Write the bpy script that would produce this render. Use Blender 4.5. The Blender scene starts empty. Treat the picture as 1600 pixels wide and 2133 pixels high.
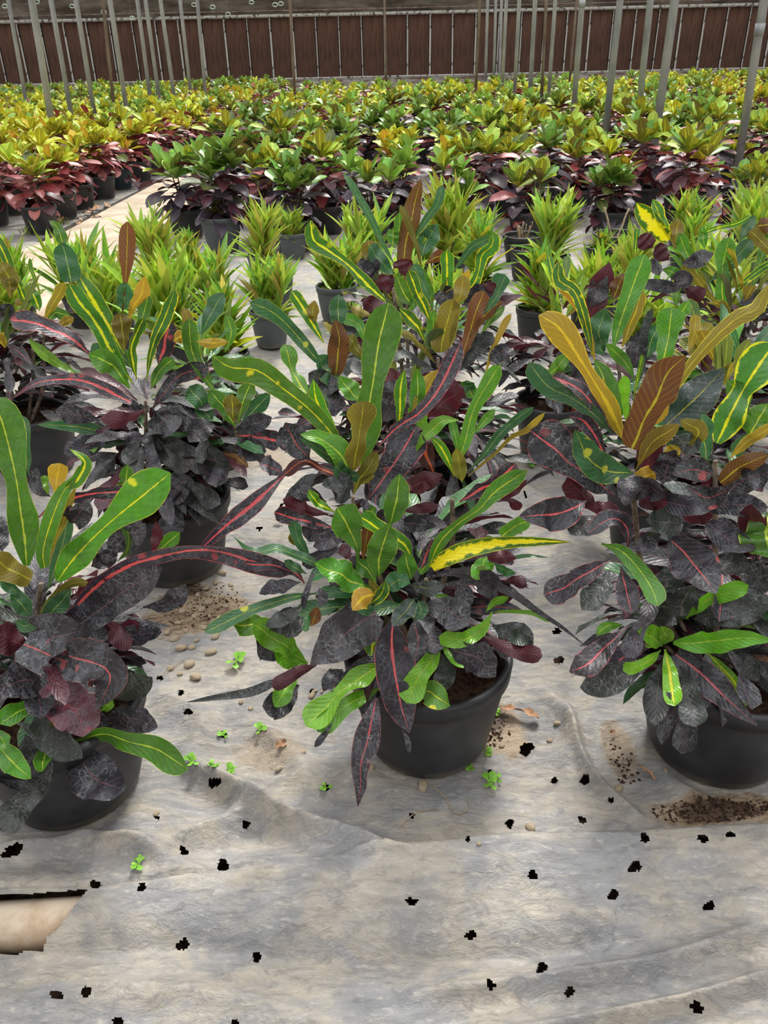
import bpy, math, random
import numpy as np
from mathutils import Vector, Matrix
C = bpy.context.scene.collection
SC = bpy.context.scene

# ------------------------------------------------------------------ camera, world, light, exposure
F, CAMH = 1670.0, 1.4
PITCH, ROLL = math.radians(29.9), math.radians(1.3)
FW = np.array([0, math.cos(PITCH), -math.sin(PITCH)])
_r0 = np.array([1., 0, 0]); _u0 = np.array([0, math.sin(PITCH), math.cos(PITCH)])
RT = math.cos(ROLL) * _r0 - math.sin(ROLL) * _u0
UP = math.sin(ROLL) * _r0 + math.cos(ROLL) * _u0
CAM = np.array([0, 0, CAMH])
cd = bpy.data.cameras.new('camera'); cam = bpy.data.objects.new('camera', cd); C.objects.link(cam)
cd.sensor_fit = 'HORIZONTAL'; cd.sensor_width = 36; cd.lens = F / 1600 * 36; cd.clip_end = 300; cd.clip_start = .02
cam.matrix_world = Matrix(((RT[0], UP[0], -FW[0], 0), (RT[1], UP[1], -FW[1], 0), (RT[2], UP[2], -FW[2], CAMH), (0, 0, 0, 1)))
SC.camera = cam
SC.view_settings.view_transform = 'Standard'; SC.view_settings.look = 'None'; SC.view_settings.gamma = 1
SC.view_settings.exposure = 0.36
SC.view_settings.use_curve_mapping = False
SC.cycles.max_bounces = 5; SC.cycles.diffuse_bounces = 3; SC.cycles.glossy_bounces = 2; SC.cycles.transmission_bounces = 3
w = bpy.data.worlds.new('world'); SC.world = w; w.use_nodes = True
nt = w.node_tree; nt.nodes.clear()
g = nt.nodes.new('ShaderNodeTexCoord'); sx = nt.nodes.new('ShaderNodeSeparateXYZ'); nt.links.new(g.outputs['Generated'], sx.inputs[0])
rp = nt.nodes.new('ShaderNodeValToRGB'); nt.links.new(sx.outputs['Z'], rp.inputs[0])
rp.color_ramp.elements[0].position = 0.0; rp.color_ramp.elements[0].color = (.30, .30, .29, 1)
e_ = rp.color_ramp.elements.new(.5); e_.color = (.62, .62, .62, 1)
rp.color_ramp.elements[2].position = 0.93; rp.color_ramp.elements[2].color = (1.75, 1.75, 1.78, 1)
bg = nt.nodes.new('ShaderNodeBackground'); bg.inputs[1].default_value = 1.0
nt.links.new(rp.outputs[0], bg.inputs[0]); wo = nt.nodes.new('ShaderNodeOutputWorld'); nt.links.new(bg.outputs[0], wo.inputs[0])
sl = bpy.data.lights.new('sun', 'SUN'); sl.energy = 3.4; sl.angle = math.radians(14); sl.color = (1, .97, .92)
so = bpy.data.objects.new('sun', sl); C.objects.link(so)
so.rotation_euler = (math.radians(-36), math.radians(10), 0)      # light from high above the far side

# ------------------------------------------------------------------ picture <-> place helpers
def ray(px, py):
    return FW + (px - 800) / F * RT - (py - 1066.5) / F * UP
def G(px, py, z=0.0):
    d = ray(px, py); t = (z - CAMH) / d[2]; return d[0] * t, d[1] * t
def at_y(px, py, y):
    d = ray(px, py); t = y / d[1]; return CAM + d * t
def tag(o, label=None, cat=None, group=None, kind=None):
    if label: o['label'] = label
    if cat: o['category'] = cat
    if group: o['group'] = group
    if kind: o['kind'] = kind
    return o
def empty(name, loc, label=None, cat=None, group=None, kind=None):
    o = bpy.data.objects.new(name, None); C.objects.link(o); o.location = loc; o.empty_display_size = .05
    return tag(o, label, cat, group, kind)
def link(name, me, parent=None, loc=None):
    o = bpy.data.objects.new(name, me); C.objects.link(o)
    if parent: o.parent = parent
    if loc is not None: o.location = loc
    return o

# ------------------------------------------------------------------ materials
class NT:
    def __init__(s, name):
        s.m = bpy.data.materials.new(name); s.m.use_nodes = True; s.t = s.m.node_tree; s.t.nodes.clear()
        s.out = s.t.nodes.new('ShaderNodeOutputMaterial')
    def n(s, typ, **k):
        nd = s.t.nodes.new('ShaderNode' + typ)
        for a, b in k.items(): setattr(nd, a, b)
        return nd
    def L(s, a, b): s.t.links.new(a, b)
    def _in(s, nd, i, v):
        if v is None: return
        if hasattr(v, 'is_output') or isinstance(v, bpy.types.NodeSocket): s.L(v, nd.inputs[i])
        else: nd.inputs[i].default_value = v
    def math(s, op, a, b=None, c=None, clamp=False):
        nd = s.n('Math', operation=op, use_clamp=clamp); s._in(nd, 0, a); s._in(nd, 1, b); s._in(nd, 2, c); return nd.outputs[0]
    def mix(s, f, a, b):
        nd = s.n('Mix', data_type='RGBA'); s._in(nd, 0, f); s._in(nd, 6, a); s._in(nd, 7, b); return nd.outputs[2]
    def sst(s, x, a, b):
        nd = s.n('MapRange', interpolation_type='SMOOTHSTEP'); s._in(nd, 0, x); s._in(nd, 1, a); s._in(nd, 2, b); return nd.outputs[0]
    def noise(s, vec, scale, detail=3, rough=.55, dist=0):
        nd = s.n('TexNoise'); s._in(nd, 'Vector', vec); nd.inputs['Scale'].default_value = scale; nd.inputs['Detail'].default_value = detail
        nd.inputs['Roughness'].default_value = rough; nd.inputs['Distortion'].default_value = dist; return nd.outputs['Fac'], nd.outputs['Color']
    def vor(s, vec, scale, feature='F1'):
        nd = s.n('TexVoronoi', feature=feature); s._in(nd, 'Vector', vec); nd.inputs['Scale'].default_value = scale; return nd
    def attr(s, name):
        nd = s.n('Attribute', attribute_name=name); return nd
    def obj(s): return s.n('TexCoord').outputs['Object']
    def mapping(s, vec, sc, loc=(0, 0, 0)):
        nd = s.n('Mapping'); s._in(nd, 0, vec); nd.inputs['Scale'].default_value = sc; nd.inputs['Location'].default_value = loc; return nd.outputs[0]
    def bsdf(s, col, rough, spec=.5, bump=None, bstr=.3, bdist=.002, metal=0):
        b = s.n('BsdfPrincipled'); s._in(b, 'Base Color', col); s._in(b, 'Roughness', rough); b.inputs['Specular IOR Level'].default_value = spec
        b.inputs['Metallic'].default_value = metal
        if bump is not None:
            bp = s.n('Bump'); bp.inputs['Strength'].default_value = bstr; bp.inputs['Distance'].default_value = bdist; s.L(bump, bp.inputs['Height']); s.L(bp.outputs[0], b.inputs['Normal'])
        return b
    def fin(s, sh): s.L(sh, s.out.inputs[0]); return s.m

def leaf_material():
    s = NT('leaf'); o = s.obj()
    a = s.attr('prm'); sep = s.n('SeparateColor'); s.L(a.outputs['Color'], sep.inputs[0])
    u, v, rw = sep.outputs[0], sep.outputs[1], sep.outputs[2]; mw = a.outputs['Alpha']
    tc, bc, rc = s.attr('tc'), s.attr('bc'), s.attr('rc')
    res, spots, vein = tc.outputs['Alpha'], bc.outputs['Alpha'], rc.outputs['Alpha']
    nf, nc = s.noise(o, 60, 3, .6)
    nv = s.math('SUBTRACT', nf, .5)
    taper = s.math('SUBTRACT', 1.15, s.math('MULTIPLY', v, .75))
    rwt = s.math('MULTIPLY', rw, taper)
    un = s.math('ADD', u, s.math('MULTIPLY', nv, s.math('MULTIPLY', rwt, 2.3)))
    rib = s.math('SUBTRACT', 1, s.sst(un, s.math('MULTIPLY', rwt, .65), s.math('MULTIPLY', rwt, 1.15)))
    mn = s.math('ADD', u, s.math('MULTIPLY', nv, s.math('MULTIPLY', mw, 3.6)))
    mar = s.math('MULTIPLY', s.sst(mn, s.math('SUBTRACT', 1.0, mw), s.math('SUBTRACT', 1.02, s.math('MULTIPLY', mw, .6))), s.sst(mw, 0, .02))
    fr = s.math('FRACT', s.math('SUBTRACT', s.math('MULTIPLY', v, 13), s.math('MULTIPLY', u, 2.4)))
    tri = s.math('ABSOLUTE', s.math('SUBTRACT', fr, .5))
    ve = s.math('MULTIPLY', s.sst(tri, .30, .40), vein)
    mask = s.math('MAXIMUM', s.math('MAXIMUM', rib, mar), ve)
    tcv = s.mix(s.sst(nf, .35, .7), tc.outputs['Color'], s.mix(.22, tc.outputs['Color'], (.0, .0, .0, 1)))
    col = s.mix(mask, tcv, rc.outputs['Color'])
    vo = s.vor(o, 26); vs = s.n('SeparateColor'); s.L(vo.outputs['Color'], vs.inputs[0])
    dd = s.math('ADD', vo.outputs['Distance'], s.math('MULTIPLY', nv, .35))
    sp = s.math('MULTIPLY', s.math('SUBTRACT', 1, s.sst(dd, .17, .27)), s.math('MULTIPLY', s.math('GREATER_THAN', vs.outputs[0], .62), s.math('GREATER_THAN', spots, .05)))
    sp = s.math('MULTIPLY', sp, spots)
    col = s.mix(sp, col, rc.outputs['Color'])
    # dried water rings
    vec2 = s.n('VectorMath', operation='ADD'); s.L(o, vec2.inputs[0])
    vm = s.n('VectorMath', operation='SCALE'); s.L(nc, vm.inputs[0]); vm.inputs['Scale'].default_value = .013; s.L(vm.outputs[0], vec2.inputs[1])
    ve2 = s.vor(vec2.outputs[0], 88, 'DISTANCE_TO_EDGE')
    n2, _ = s.noise(o, 14, 2)
    line = s.math('SUBTRACT', 1, s.sst(ve2.outputs['Distance'], .012, .07))
    vc = s.vor(vec2.outputs[0], 88); vcs = s.n('SeparateColor'); s.L(vc.outputs['Color'], vcs.inputs[0])
    rm = s.math('MULTIPLY', s.math('MULTIPLY', s.math('MULTIPLY', line, s.sst(n2, .30, .55)), s.sst(s.noise(o, 45, 2)[0], .36, .56)), res)
    film = s.math('MULTIPLY', s.math('MULTIPLY', s.sst(n2, .28, .72), res), s.math('ADD', .20, s.math('MULTIPLY', s.math('POWER', vcs.outputs[0], 2), .45)))
    col = s.mix(film, col, (.185, .19, .205, 1))
    col = s.mix(s.math('MULTIPLY', rm, .62), col, (.36, .37, .40, 1))
    geo = s.n('NewGeometry'); back = geo.outputs['Backfacing']
    bcol = s.mix(s.math('MULTIPLY', mask, .75), bc.outputs['Color'], rc.outputs['Color'])
    fcol = s.mix(back, col, bcol)
    rough = s.math('ADD', s.math('MULTIPLY', res, .22), s.math('ADD', .20, s.math('MULTIPLY', back, .18)))
    rough = s.math('ADD', s.math('ADD', rough, s.math('MULTIPLY', nf, .12)), s.math('MULTIPLY', vein, .32))
    hb = s.math('ADD', s.math('MULTIPLY', rm, .5), s.math('ADD', s.math('MULTIPLY', tri, .55), s.math('MULTIPLY', rib, -.6)))
    hb = s.math('ADD', hb, s.math('MULTIPLY', nf, .8))
    b = s.bsdf(fcol, rough, .6, hb, .6, .003)
    tr = s.n('BsdfTranslucent'); s.L(fcol, tr.inputs[0])
    mx = s.n('MixShader'); mx.inputs[0].default_value = .25; s.L(b.outputs[0], mx.inputs[1]); s.L(tr.outputs[0], mx.inputs[2])
    return s.fin(mx.outputs[0])
LEAF = leaf_material()

def simple(name, c1, c2, scale=8, rough=.7, spec=.3, bump=.3, bd=.003, lo=.35, hi=.65, stretch=(1, 1, 1), metal=0):
    s = NT(name); v = s.mapping(s.obj(), stretch); f, _ = s.noise(v, scale, 5, .6)
    col = s.mix(s.sst(f, lo, hi), (*c1, 1), (*c2, 1))
    return s.fin(s.bsdf(col, rough, spec, f, bump, bd, metal).outputs[0])
def pot_mat(name, c, dust):
    s = NT(name); o = s.obj(); f, _ = s.noise(o, 9, 4); f2, _ = s.noise(s.mapping(o, (1, 1, 3)), 160, 2, .7)
    z = s.n('SeparateXYZ'); s.L(o, z.inputs[0])
    low = s.math('SUBTRACT', 1, s.sst(z.outputs[2], .0, .035))
    col = s.mix(s.math('MULTIPLY', s.sst(f, .4, .75), .5), (*c, 1), (*dust, 1))
    col = s.mix(s.math('MULTIPLY', s.sst(f2, .62, .74), .35), col, (*[min(1, q * 3.2) for q in c], 1))
    col = s.mix(s.math('MULTIPLY', low, s.sst(f, .3, .6)), col, (.22, .19, .15, 1))
    return s.fin(s.bsdf(col, .5, .4, f2, .15, .001).outputs[0])
POT = pot_mat('black_pot_plastic', (.026, .027, .030), (.075, .076, .08))
POTG = pot_mat('grey_pot_plastic', (.085, .1, .105), (.14, .15, .15))
POTT = pot_mat('teal_pot_plastic', (.012, .035, .045), (.04, .06, .07))
SOIL = simple('potting_soil', (.022, .013, .009), (.09, .05, .032), 90, .95, .1, .9, .01)
STEM = simple('bark', (.09, .065, .045), (.24, .19, .14), 60, .8, .2, .5, .003)
GSTEM = simple('green_stem', (.07, .14, .02), (.16, .24, .05), 40, .5, .3)
STONE = simple('pebble_stone', (.30, .23, .15), (.52, .43, .31), 40, .85, .2, .6, .002)
DRY = simple('dry_leaf', (.28, .14, .07), (.45, .27, .16), 50, .8, .2, .6, .003)
WEED = simple('seedling_green', (.12, .32, .02), (.24, .48, .06), 60, .5, .3)
POSTM = simple('weathered_galvanised_steel', (.27, .28, .29), (.46, .46, .45), 6, .5, .4, .1, .001, stretch=(1, 1, .3))
RUSTM = simple('rusty_steel', (.16, .10, .07), (.30, .24, .20), 6, .7, .3, .1, .001, stretch=(1, 1, .3))
TWIG = simple('bare_twig', (.30, .22, .14), (.48, .38, .26), 60, .8, .2)

# ------------------------------------------------------------------ mesh helpers
def mesh_np(name, V, Q, mats, cols=None, midx=None, smooth=True):
    me = bpy.data.meshes.new(name); V = np.asarray(V, np.float32); Q = np.asarray(Q, np.int32)
    k = Q.shape[1]
    me.vertices.add(len(V)); me.vertices.foreach_set('co', V.ravel())
    me.loops.add(Q.size); me.loops.foreach_set('vertex_index', Q.ravel())
    me.polygons.add(len(Q)); me.polygons.foreach_set('loop_start', np.arange(0, Q.size, k, dtype=np.int32))
    me.polygons.foreach_set('use_smooth', np.full(len(Q), smooth))
    for m in (mats if isinstance(mats, (list, tuple)) else [mats]): me.materials.append(m)
    if midx is not None: me.polygons.foreach_set('material_index', np.asarray(midx, np.int32))
    if cols:
        for nm, arr in cols.items():
            at = me.attributes.new(nm, 'FLOAT_COLOR', 'POINT'); at.data.foreach_set('color', np.asarray(arr, np.float32).ravel())
    me.update(calc_edges=True); me.validate()
    return me
def lathe(name, prof, mats, seg=48, jit=None):
    n = len(prof); V = []; Q = []
    for i in range(seg):
        a = 2 * math.pi * i / seg
        for r, z in prof: V.append((r * math.cos(a), r * math.sin(a), z))
    for i in range(seg):
        for j in range(n - 1):
            a, b = i * n + j, ((i + 1) % seg) * n + j
            Q.append((a, b, b + 1, a + 1))
    return mesh_np(name, V, Q, mats)
def tube(name, pts, radii, mat, seg=8, cap=True):
    P = [Vector(p) for p in pts]; n = len(P); V = []; Q = []
    if not hasattr(radii, '__len__'): radii = [radii] * n
    ref = Vector((0.3, 1, .1)).normalized()
    for i in range(n):
        t = (P[min(i + 1, n - 1)] - P[max(i - 1, 0)]).normalized()
        s = t.cross(ref)
        if s.length < .05: s = t.cross(Vector((1, 0, 0)))
        s.normalize(); b = t.cross(s)
        for k in range(seg):
            a = 2 * math.pi * k / seg; V.append(P[i] + (s * math.cos(a) + b * math.sin(a)) * radii[i])
    for i in range(n - 1):
        for k in range(seg):
            k2 = (k + 1) % seg; Q.append((i * seg + k, i * seg + k2, (i + 1) * seg + k2, (i + 1) * seg + k))
    if cap:
        V += [P[0], P[-1]]; c0, c1 = len(V) - 2, len(V) - 1
        for k in range(0, seg, 1):
            k2 = (k + 1) % seg
            Q.append((c0, k2, k, c0)); Q.append((c1, (n - 1) * seg + k, (n - 1) * seg + k2, c1))
    me = bpy.data.meshes.new(name)
    me.from_pydata([tuple(v) for v in V], [], [tuple(dict.fromkeys(q)) for q in Q]); me.materials.append(mat)
    for p in me.polygons: p.use_smooth = True
    me.update(); return me
def cr(P, n):
    """Catmull-Rom resample of control points to n+1 points, even in arc length."""
    P = np.asarray(P, float)
    if len(P) == 2: return P[0] + (P[1] - P[0]) * np.linspace(0, 1, n + 1)[:, None]
    E = np.vstack([2 * P[0] - P[1], P, 2 * P[-1] - P[-2]]); out = []
    for i in range(1, len(E) - 2):
        t = np.linspace(0, 1, 12, endpoint=False)[:, None]; a, b, c, d = E[i - 1], E[i], E[i + 1], E[i + 2]
        out.append(.5 * (2 * b + (c - a) * t + (2 * a - 5 * b + 4 * c - d) * t * t + (3 * b - a - 3 * c + d) * t ** 3))
    out.append(E[-2][None]); D = np.vstack(out)
    L = np.r_[0, np.cumsum(np.linalg.norm(np.diff(D, axis=0), axis=1))]; x = np.linspace(0, L[-1], n + 1)
    return np.stack([np.interp(x, L, D[:, k]) for k in range(D.shape[1])], 1)
def unit(a): return a / np.maximum(np.linalg.norm(a, axis=-1, keepdims=True), 1e-9)

SHAPES = {
    'st': [(0, .12), (.07, .16), (.18, .48), (.35, .72), (.55, .8), (.75, .97), (.86, 1), (.95, .74), (1, .05)],
    'ob': [(0, .1), (.1, .2), (.3, .6), (.5, .88), (.7, 1), (.85, .75), (.95, .35), (1, .02)],
    'el': [(0, .05), (.05, .12), (.18, .62), (.38, .95), (.55, 1), (.75, .8), (.9, .42), (1, .02)],
    'sp': [(0, .1), (.22, .14), (.42, .42), (.62, .85), (.8, 1), (.93, .78), (1, .1)],
    'la': [(0, .12), (.1, .4), (.28, .9), (.42, 1), (.62, .78), (.85, .36), (1, .0)],
    'wa': [(0, .15), (.1, .5), (.25, .8), (.42, .58), (.55, .52), (.72, .9), (.85, 1), (.95, .7), (1, .05)],
    'fu': [(0, .5), (.12, .85), (.4, 1), (.7, .95), (.88, .68), (1, .05)],
    'tp': [(0, .5), (.15, .95), (.35, 1), (.6, .82), (.85, .4), (1, .02)],
}
def profile(sh, v):
    c = cr(np.array(SHAPES[sh]), 60); return np.interp(v, c[:, 0], np.clip(c[:, 1], 0, 1.05))
# palette: top, underside, rib/variegation colour, rib width, margin width, rings, veins, spots
PAL = {
    'g':  ((.095, .290, .018), (.17, .22, .045), (.58, .72, .06), .085, .035, .22, 0, .0),
    'gs': ((.095, .290, .018), (.17, .22, .045), (.85, .78, .02), .075, .035, .22, 0, .95),
    'G':  ((.045, .165, .050), (.12, .15, .05), (.36, .48, .10), .06, .035, .30, 0, .0),
    'Gs': ((.045, .165, .050), (.12, .15, .05), (.66, .66, .05), .06, .035, .30, 0, .9),
    'y':  ((.085, .27, .020), (.36, .32, .03), (.90, .88, .02), .24, .06, .05, 0, .35),
    'ye': ((.085, .27, .030), (.40, .35, .03), (.92, .86, .02), .12, .17, .10, 0, .7),
    'Y':  ((.10, .25, .01), (.6, .48, .03), (.98, .90, .01), .74, .07, .0, 0, .0),
    'l':  ((.16, .42, .016), (.20, .30, .04), (.38, .56, .05), .09, .03, .12, 0, .0),
    'ly': ((.18, .45, .016), (.20, .30, .04), (.70, .78, .03), .25, .03, .12, 0, .2),
    'b':  ((.07, .16, .03), (.21, .165, .022), (.60, .54, .04), .09, .05, .10, .14, .0),
    'o':  ((.12, .20, .02), (.52, .33, .03), (.85, .60, .03), .20, .12, .0, .12, .0),
    'oo': ((.12, .17, .02), (.34, .26, .025), (.80, .64, .03), .10, .14, .0, 0, .0),
    'r':  ((.06, .10, .03), (.17, .062, .02), (.58, .50, .03), .09, .03, .0, .12, .0),
    'd':  ((.022, .018, .024), (.055, .010, .014), (.17, .07, .09), .05, .02, .95, 0, .0),
    'ds': ((.022, .018, .024), (.055, .010, .014), (.65, .09, .08), .05, .02, .95, 0, .7),
    'k':  ((.028, .036, .026), (.05, .02, .015), (.13, .10, .07), .04, .02, .8, 0, .0),
    'ks': ((.032, .060, .040), (.07, .03, .015), (.55, .50, .05), .04, .03, .9, 0, .75),
    'p':  ((.030, .020, .030), (.07, .012, .014), (.85, .10, .10), .22, .05, .75, 0, .4),
    'pp': ((.028, .022, .032), (.07, .012, .014), (.72, .11, .12), .085, .04, .9, 0, .25),
    'po': ((.045, .014, .014), (.07, .012, .012), (.72, .15, .035), .20, .02, .15, 0, .0),
    'm':  ((.075, .012, .022), (.080, .012, .020), (.22, .04, .05), .06, .03, .28, 0, .0),
    'v':  ((.15, .045, .075), (.10, .02, .03), (.5, .08, .09), .04, .03, .75, 0, .5),
    # broad-leaved crotons
    'Ty': ((.17, .38, .022), (.15, .14, .02), (.92, .90, .04), .10, .05, 0, .8, 0),
    'TY': ((.44, .58, .02), (.30, .27, .02), (.95, .90, .04), .10, .06, 0, .7, 0),
    'To': ((.75, .50, .02), (.45, .25, .03), (.78, .55, .03), .10, .05, 0, .6, 0),
    'Tg': ((.10, .31, .035), (.09, .15, .025), (.48, .56, .07), .08, .04, 0, .35, 0),
    'Tl': ((.20, .46, .03), (.18, .28, .04), (.40, .55, .08), .07, .04, 0, .3, 0),
    'Td': ((.035, .085, .035), (.08, .055, .02), (.44, .42, .05), .07, .03, .05, .6, 0),
    'Lr': ((.34, .055, .06), (.14, .015, .012), (.50, .11, .10), .06, .04, .12, .35, 0),
    'Lp': ((.48, .13, .13), (.22, .04, .035), (.55, .18, .15), .05, .03, .1, .3, 0),
    'Lm': ((.14, .045, .065), (.09, .012, .012), (.26, .08, .09), .05, .04, .2, .2, 0),
    'Ld': ((.085, .062, .088), (.055, .012, .016), (.15, .09, .11), .05, .04, .25, .15, 0),
    # slim-leaved crotons
    'n1': ((.26, .52, .03), (.34, .50, .05), (.36, .50, .06), .10, .03, 0, 0, 0),
    'n2': ((.44, .66, .04), (.48, .58, .06), (.46, .56, .08), .10, .03, 0, 0, 0),
    'n3': ((.38, .44, .05), (.42, .36, .06), (.42, .42, .06), .10, .03, 0, 0, 0),
    'n4': ((.13, .36, .03), (.22, .36, .05), (.3, .42, .06), .10, .03, 0, 0, 0),
    'n5': ((.62, .58, .02), (.5, .45, .04), (.2, .36, .03), .10, .03, 0, 0, 0),
}
DARK = set('d ds k ks p pp po m v'.split())
class LB:
    """collects leaf blades, builds them as one mesh"""
    def __init__(s): s.V = []; s.Q = []; s.A = {k: [] for k in ('prm', 'tc', 'bc', 'rc')}; s.n = 0
    def blade(s, Cn, Nn, W, shape, pal, na=20, nc=6, fold=.25, wave=.12, wf=3., rng=None, tw=0.):
        rng = rng or random
        Cn = np.asarray(Cn, float)
        if len(Cn) > 14:
            vv = np.linspace(0, 1, len(Cn)); Cn = Cn + Nn * (W * .10 * np.sin(vv * rng.uniform(9, 15) + rng.uniform(0, 6)) * np.sin(vv * np.pi))[:, None]
        T = unit(np.gradient(Cn, axis=0)); S = unit(np.cross(T, Nn)); N = np.cross(S, T)
        v = np.linspace(0, 1, len(Cn))
        if len(Cn) > 12:
            a = (.22 * np.sin(v * rng.uniform(5, 9) + rng.uniform(0, 6)))[:, None]; S, N = S * np.cos(a) + N * np.sin(a), N * np.cos(a) - S * np.sin(a)
        if tw:
            a = (v * tw)[:, None]; S, N = S * np.cos(a) + N * np.sin(a), N * np.cos(a) - S * np.sin(a)
        u = np.linspace(-1, 1, nc + 1); hw = W / 2 * profile(shape, v)
        if len(Cn) > 10: hw = hw * (1 + .06 * np.sin(v * 9 + rng.random() * 6))
        ph = rng.random() * 6.28; ph2 = rng.random() * 6.28
        U, Vv = np.meshgrid(u, v)
        off = hw[:, None] * (fold * np.abs(U) ** 1.4 + wave * np.abs(U) ** 2 * np.where(U > 0, np.sin(wf * 6.28 * Vv + ph), np.sin(wf * 6.28 * Vv * 1.13 + ph2)) * np.sin(np.pi * np.clip(Vv, 0, 1)) ** .5)
        Pp = Cn[:, None, :] + S[:, None, :] * (U * hw[:, None])[..., None] + N[:, None, :] * off[..., None]
        na = len(v) - 1; k = nc + 1; idx = np.arange((na + 1) * k).reshape(na + 1, k) + s.n
        q = np.stack([idx[:-1, :-1], idx[:-1, 1:], idx[1:, 1:], idx[1:, :-1]], -1).reshape(-1, 4)
        t, b, r, rw, mw, res, ven, spo = PAL[pal]
        j = lambda c, a=.18: tuple(max(0, x * (1 + a * (2 * rng.random() - 1))) for x in c)
        h = 1 + .22 * (2 * rng.random() - 1)
        t = tuple(x * h for x in j(t, .12)); b = tuple(x * h for x in j(b, .1)); r = j(r, .06)
        m = (na + 1) * k; one = np.ones(m)
        s.A['prm'].append(np.stack([np.abs(U).ravel(), Vv.ravel(), one * rw, one * mw], 1))
        for nm, c, al in (('tc', t, res * (.6 + .6 * rng.random())), ('bc', b, spo), ('rc', r, ven)):
            s.A[nm].append(np.tile(np.array([*c, al]), (m, 1)))
        s.V.append(Pp.reshape(-1, 3)); s.Q.append(q); s.n += m
    def radial(s, base, az, el, droop, L, W, shape, pal, na=8, nc=2, rng=None, fold=.3, wave=.12, roll=None, side=0.):
        rng = rng or random; t = np.linspace(0, 1, na + 1)
        e = el - droop * t ** 1.3; a = az + side * t
        D = np.stack([np.cos(e) * np.cos(a), np.cos(e) * np.sin(a), np.sin(e)], 1)
        P = np.array(base) + np.vstack([np.zeros(3), np.cumsum((D[:-1] + D[1:]) / 2, 0) * (L / na)])
        N = np.stack([-np.sin(e) * np.cos(a), -np.sin(e) * np.sin(a), np.cos(e)], 1)
        if roll is None: roll = rng.uniform(-.5, .5)
        S = np.cross(unit(D), N); N = N * math.cos(roll) + S * math.sin(roll)
        s.blade(P, N, W, shape, pal, na, nc, fold, wave, 2.2, rng)
    def arrays(s): return np.vstack(s.V), np.vstack(s.Q), {k: np.vstack(a) for k, a in s.A.items()}
    def mesh(s, name='foliage'):
        V, Q, A = s.arrays(); return mesh_np(name, V, Q, LEAF, A)
# ------------------------------------------------------------------ pots
def pot_meshes(r, h, mat, seg=56):
    b = r * .73
    body = lathe('plant_pot', [(0, .0), (b * .93, .0), (b, .006), (b + (r - b) * .12, h * .10), (b + (r - b) * .125 + .0015, h * .12), (r * .955, h * .86), (r * .955, h * .9), (r * .925, h * .9), (b * .97, .02), (0, .02)], mat, seg)
    rim = lathe('pot_rim', [(r * .95, h * .84), (r * .985, h * .845), (r * .99, h * .93), (r * 1.0, h * .965), (r * .985, h * .99), (r * .95, h), (r * .905, h * .99), (r * .90, h * .95), (r * .915, h * .84)], mat, seg)
    soil = []
    V = [(0, 0, h * .80)]; Q = []
    n, m = 30, 8; rr = r * .90
    for i in range(m):
        q = (i + 1) / m
        for k in range(n):
            a = 6.2832 * k / n; V.append((rr * q * math.cos(a), rr * q * math.sin(a), h * .80 + .012 * math.sin(a * 3 + q * 7) * (1 - q) + random.uniform(-.004, .004)))
    me = bpy.data.meshes.new('potting_soil'); Fc = [(0, 1 + k, 1 + (k + 1) % n) for k in range(n)]
    for i in range(m - 1):
        for k in range(n): a = 1 + i * n; Fc.append((a + k, a + n + k, a + n + (k + 1) % n, a + (k + 1) % n))
    me.from_pydata(V, [], Fc); me.materials.append(SOIL)
    return body, rim, me
def add_pot(root, r, h, mat, label=None, seg=56):
    b, ri, so = pot_meshes(r, h, mat, seg)
    o = link('plant_pot', b, root); link('pot_rim', ri, o); link('potting_soil', so, root)
    if label: o['label'] = label
    return o

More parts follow.
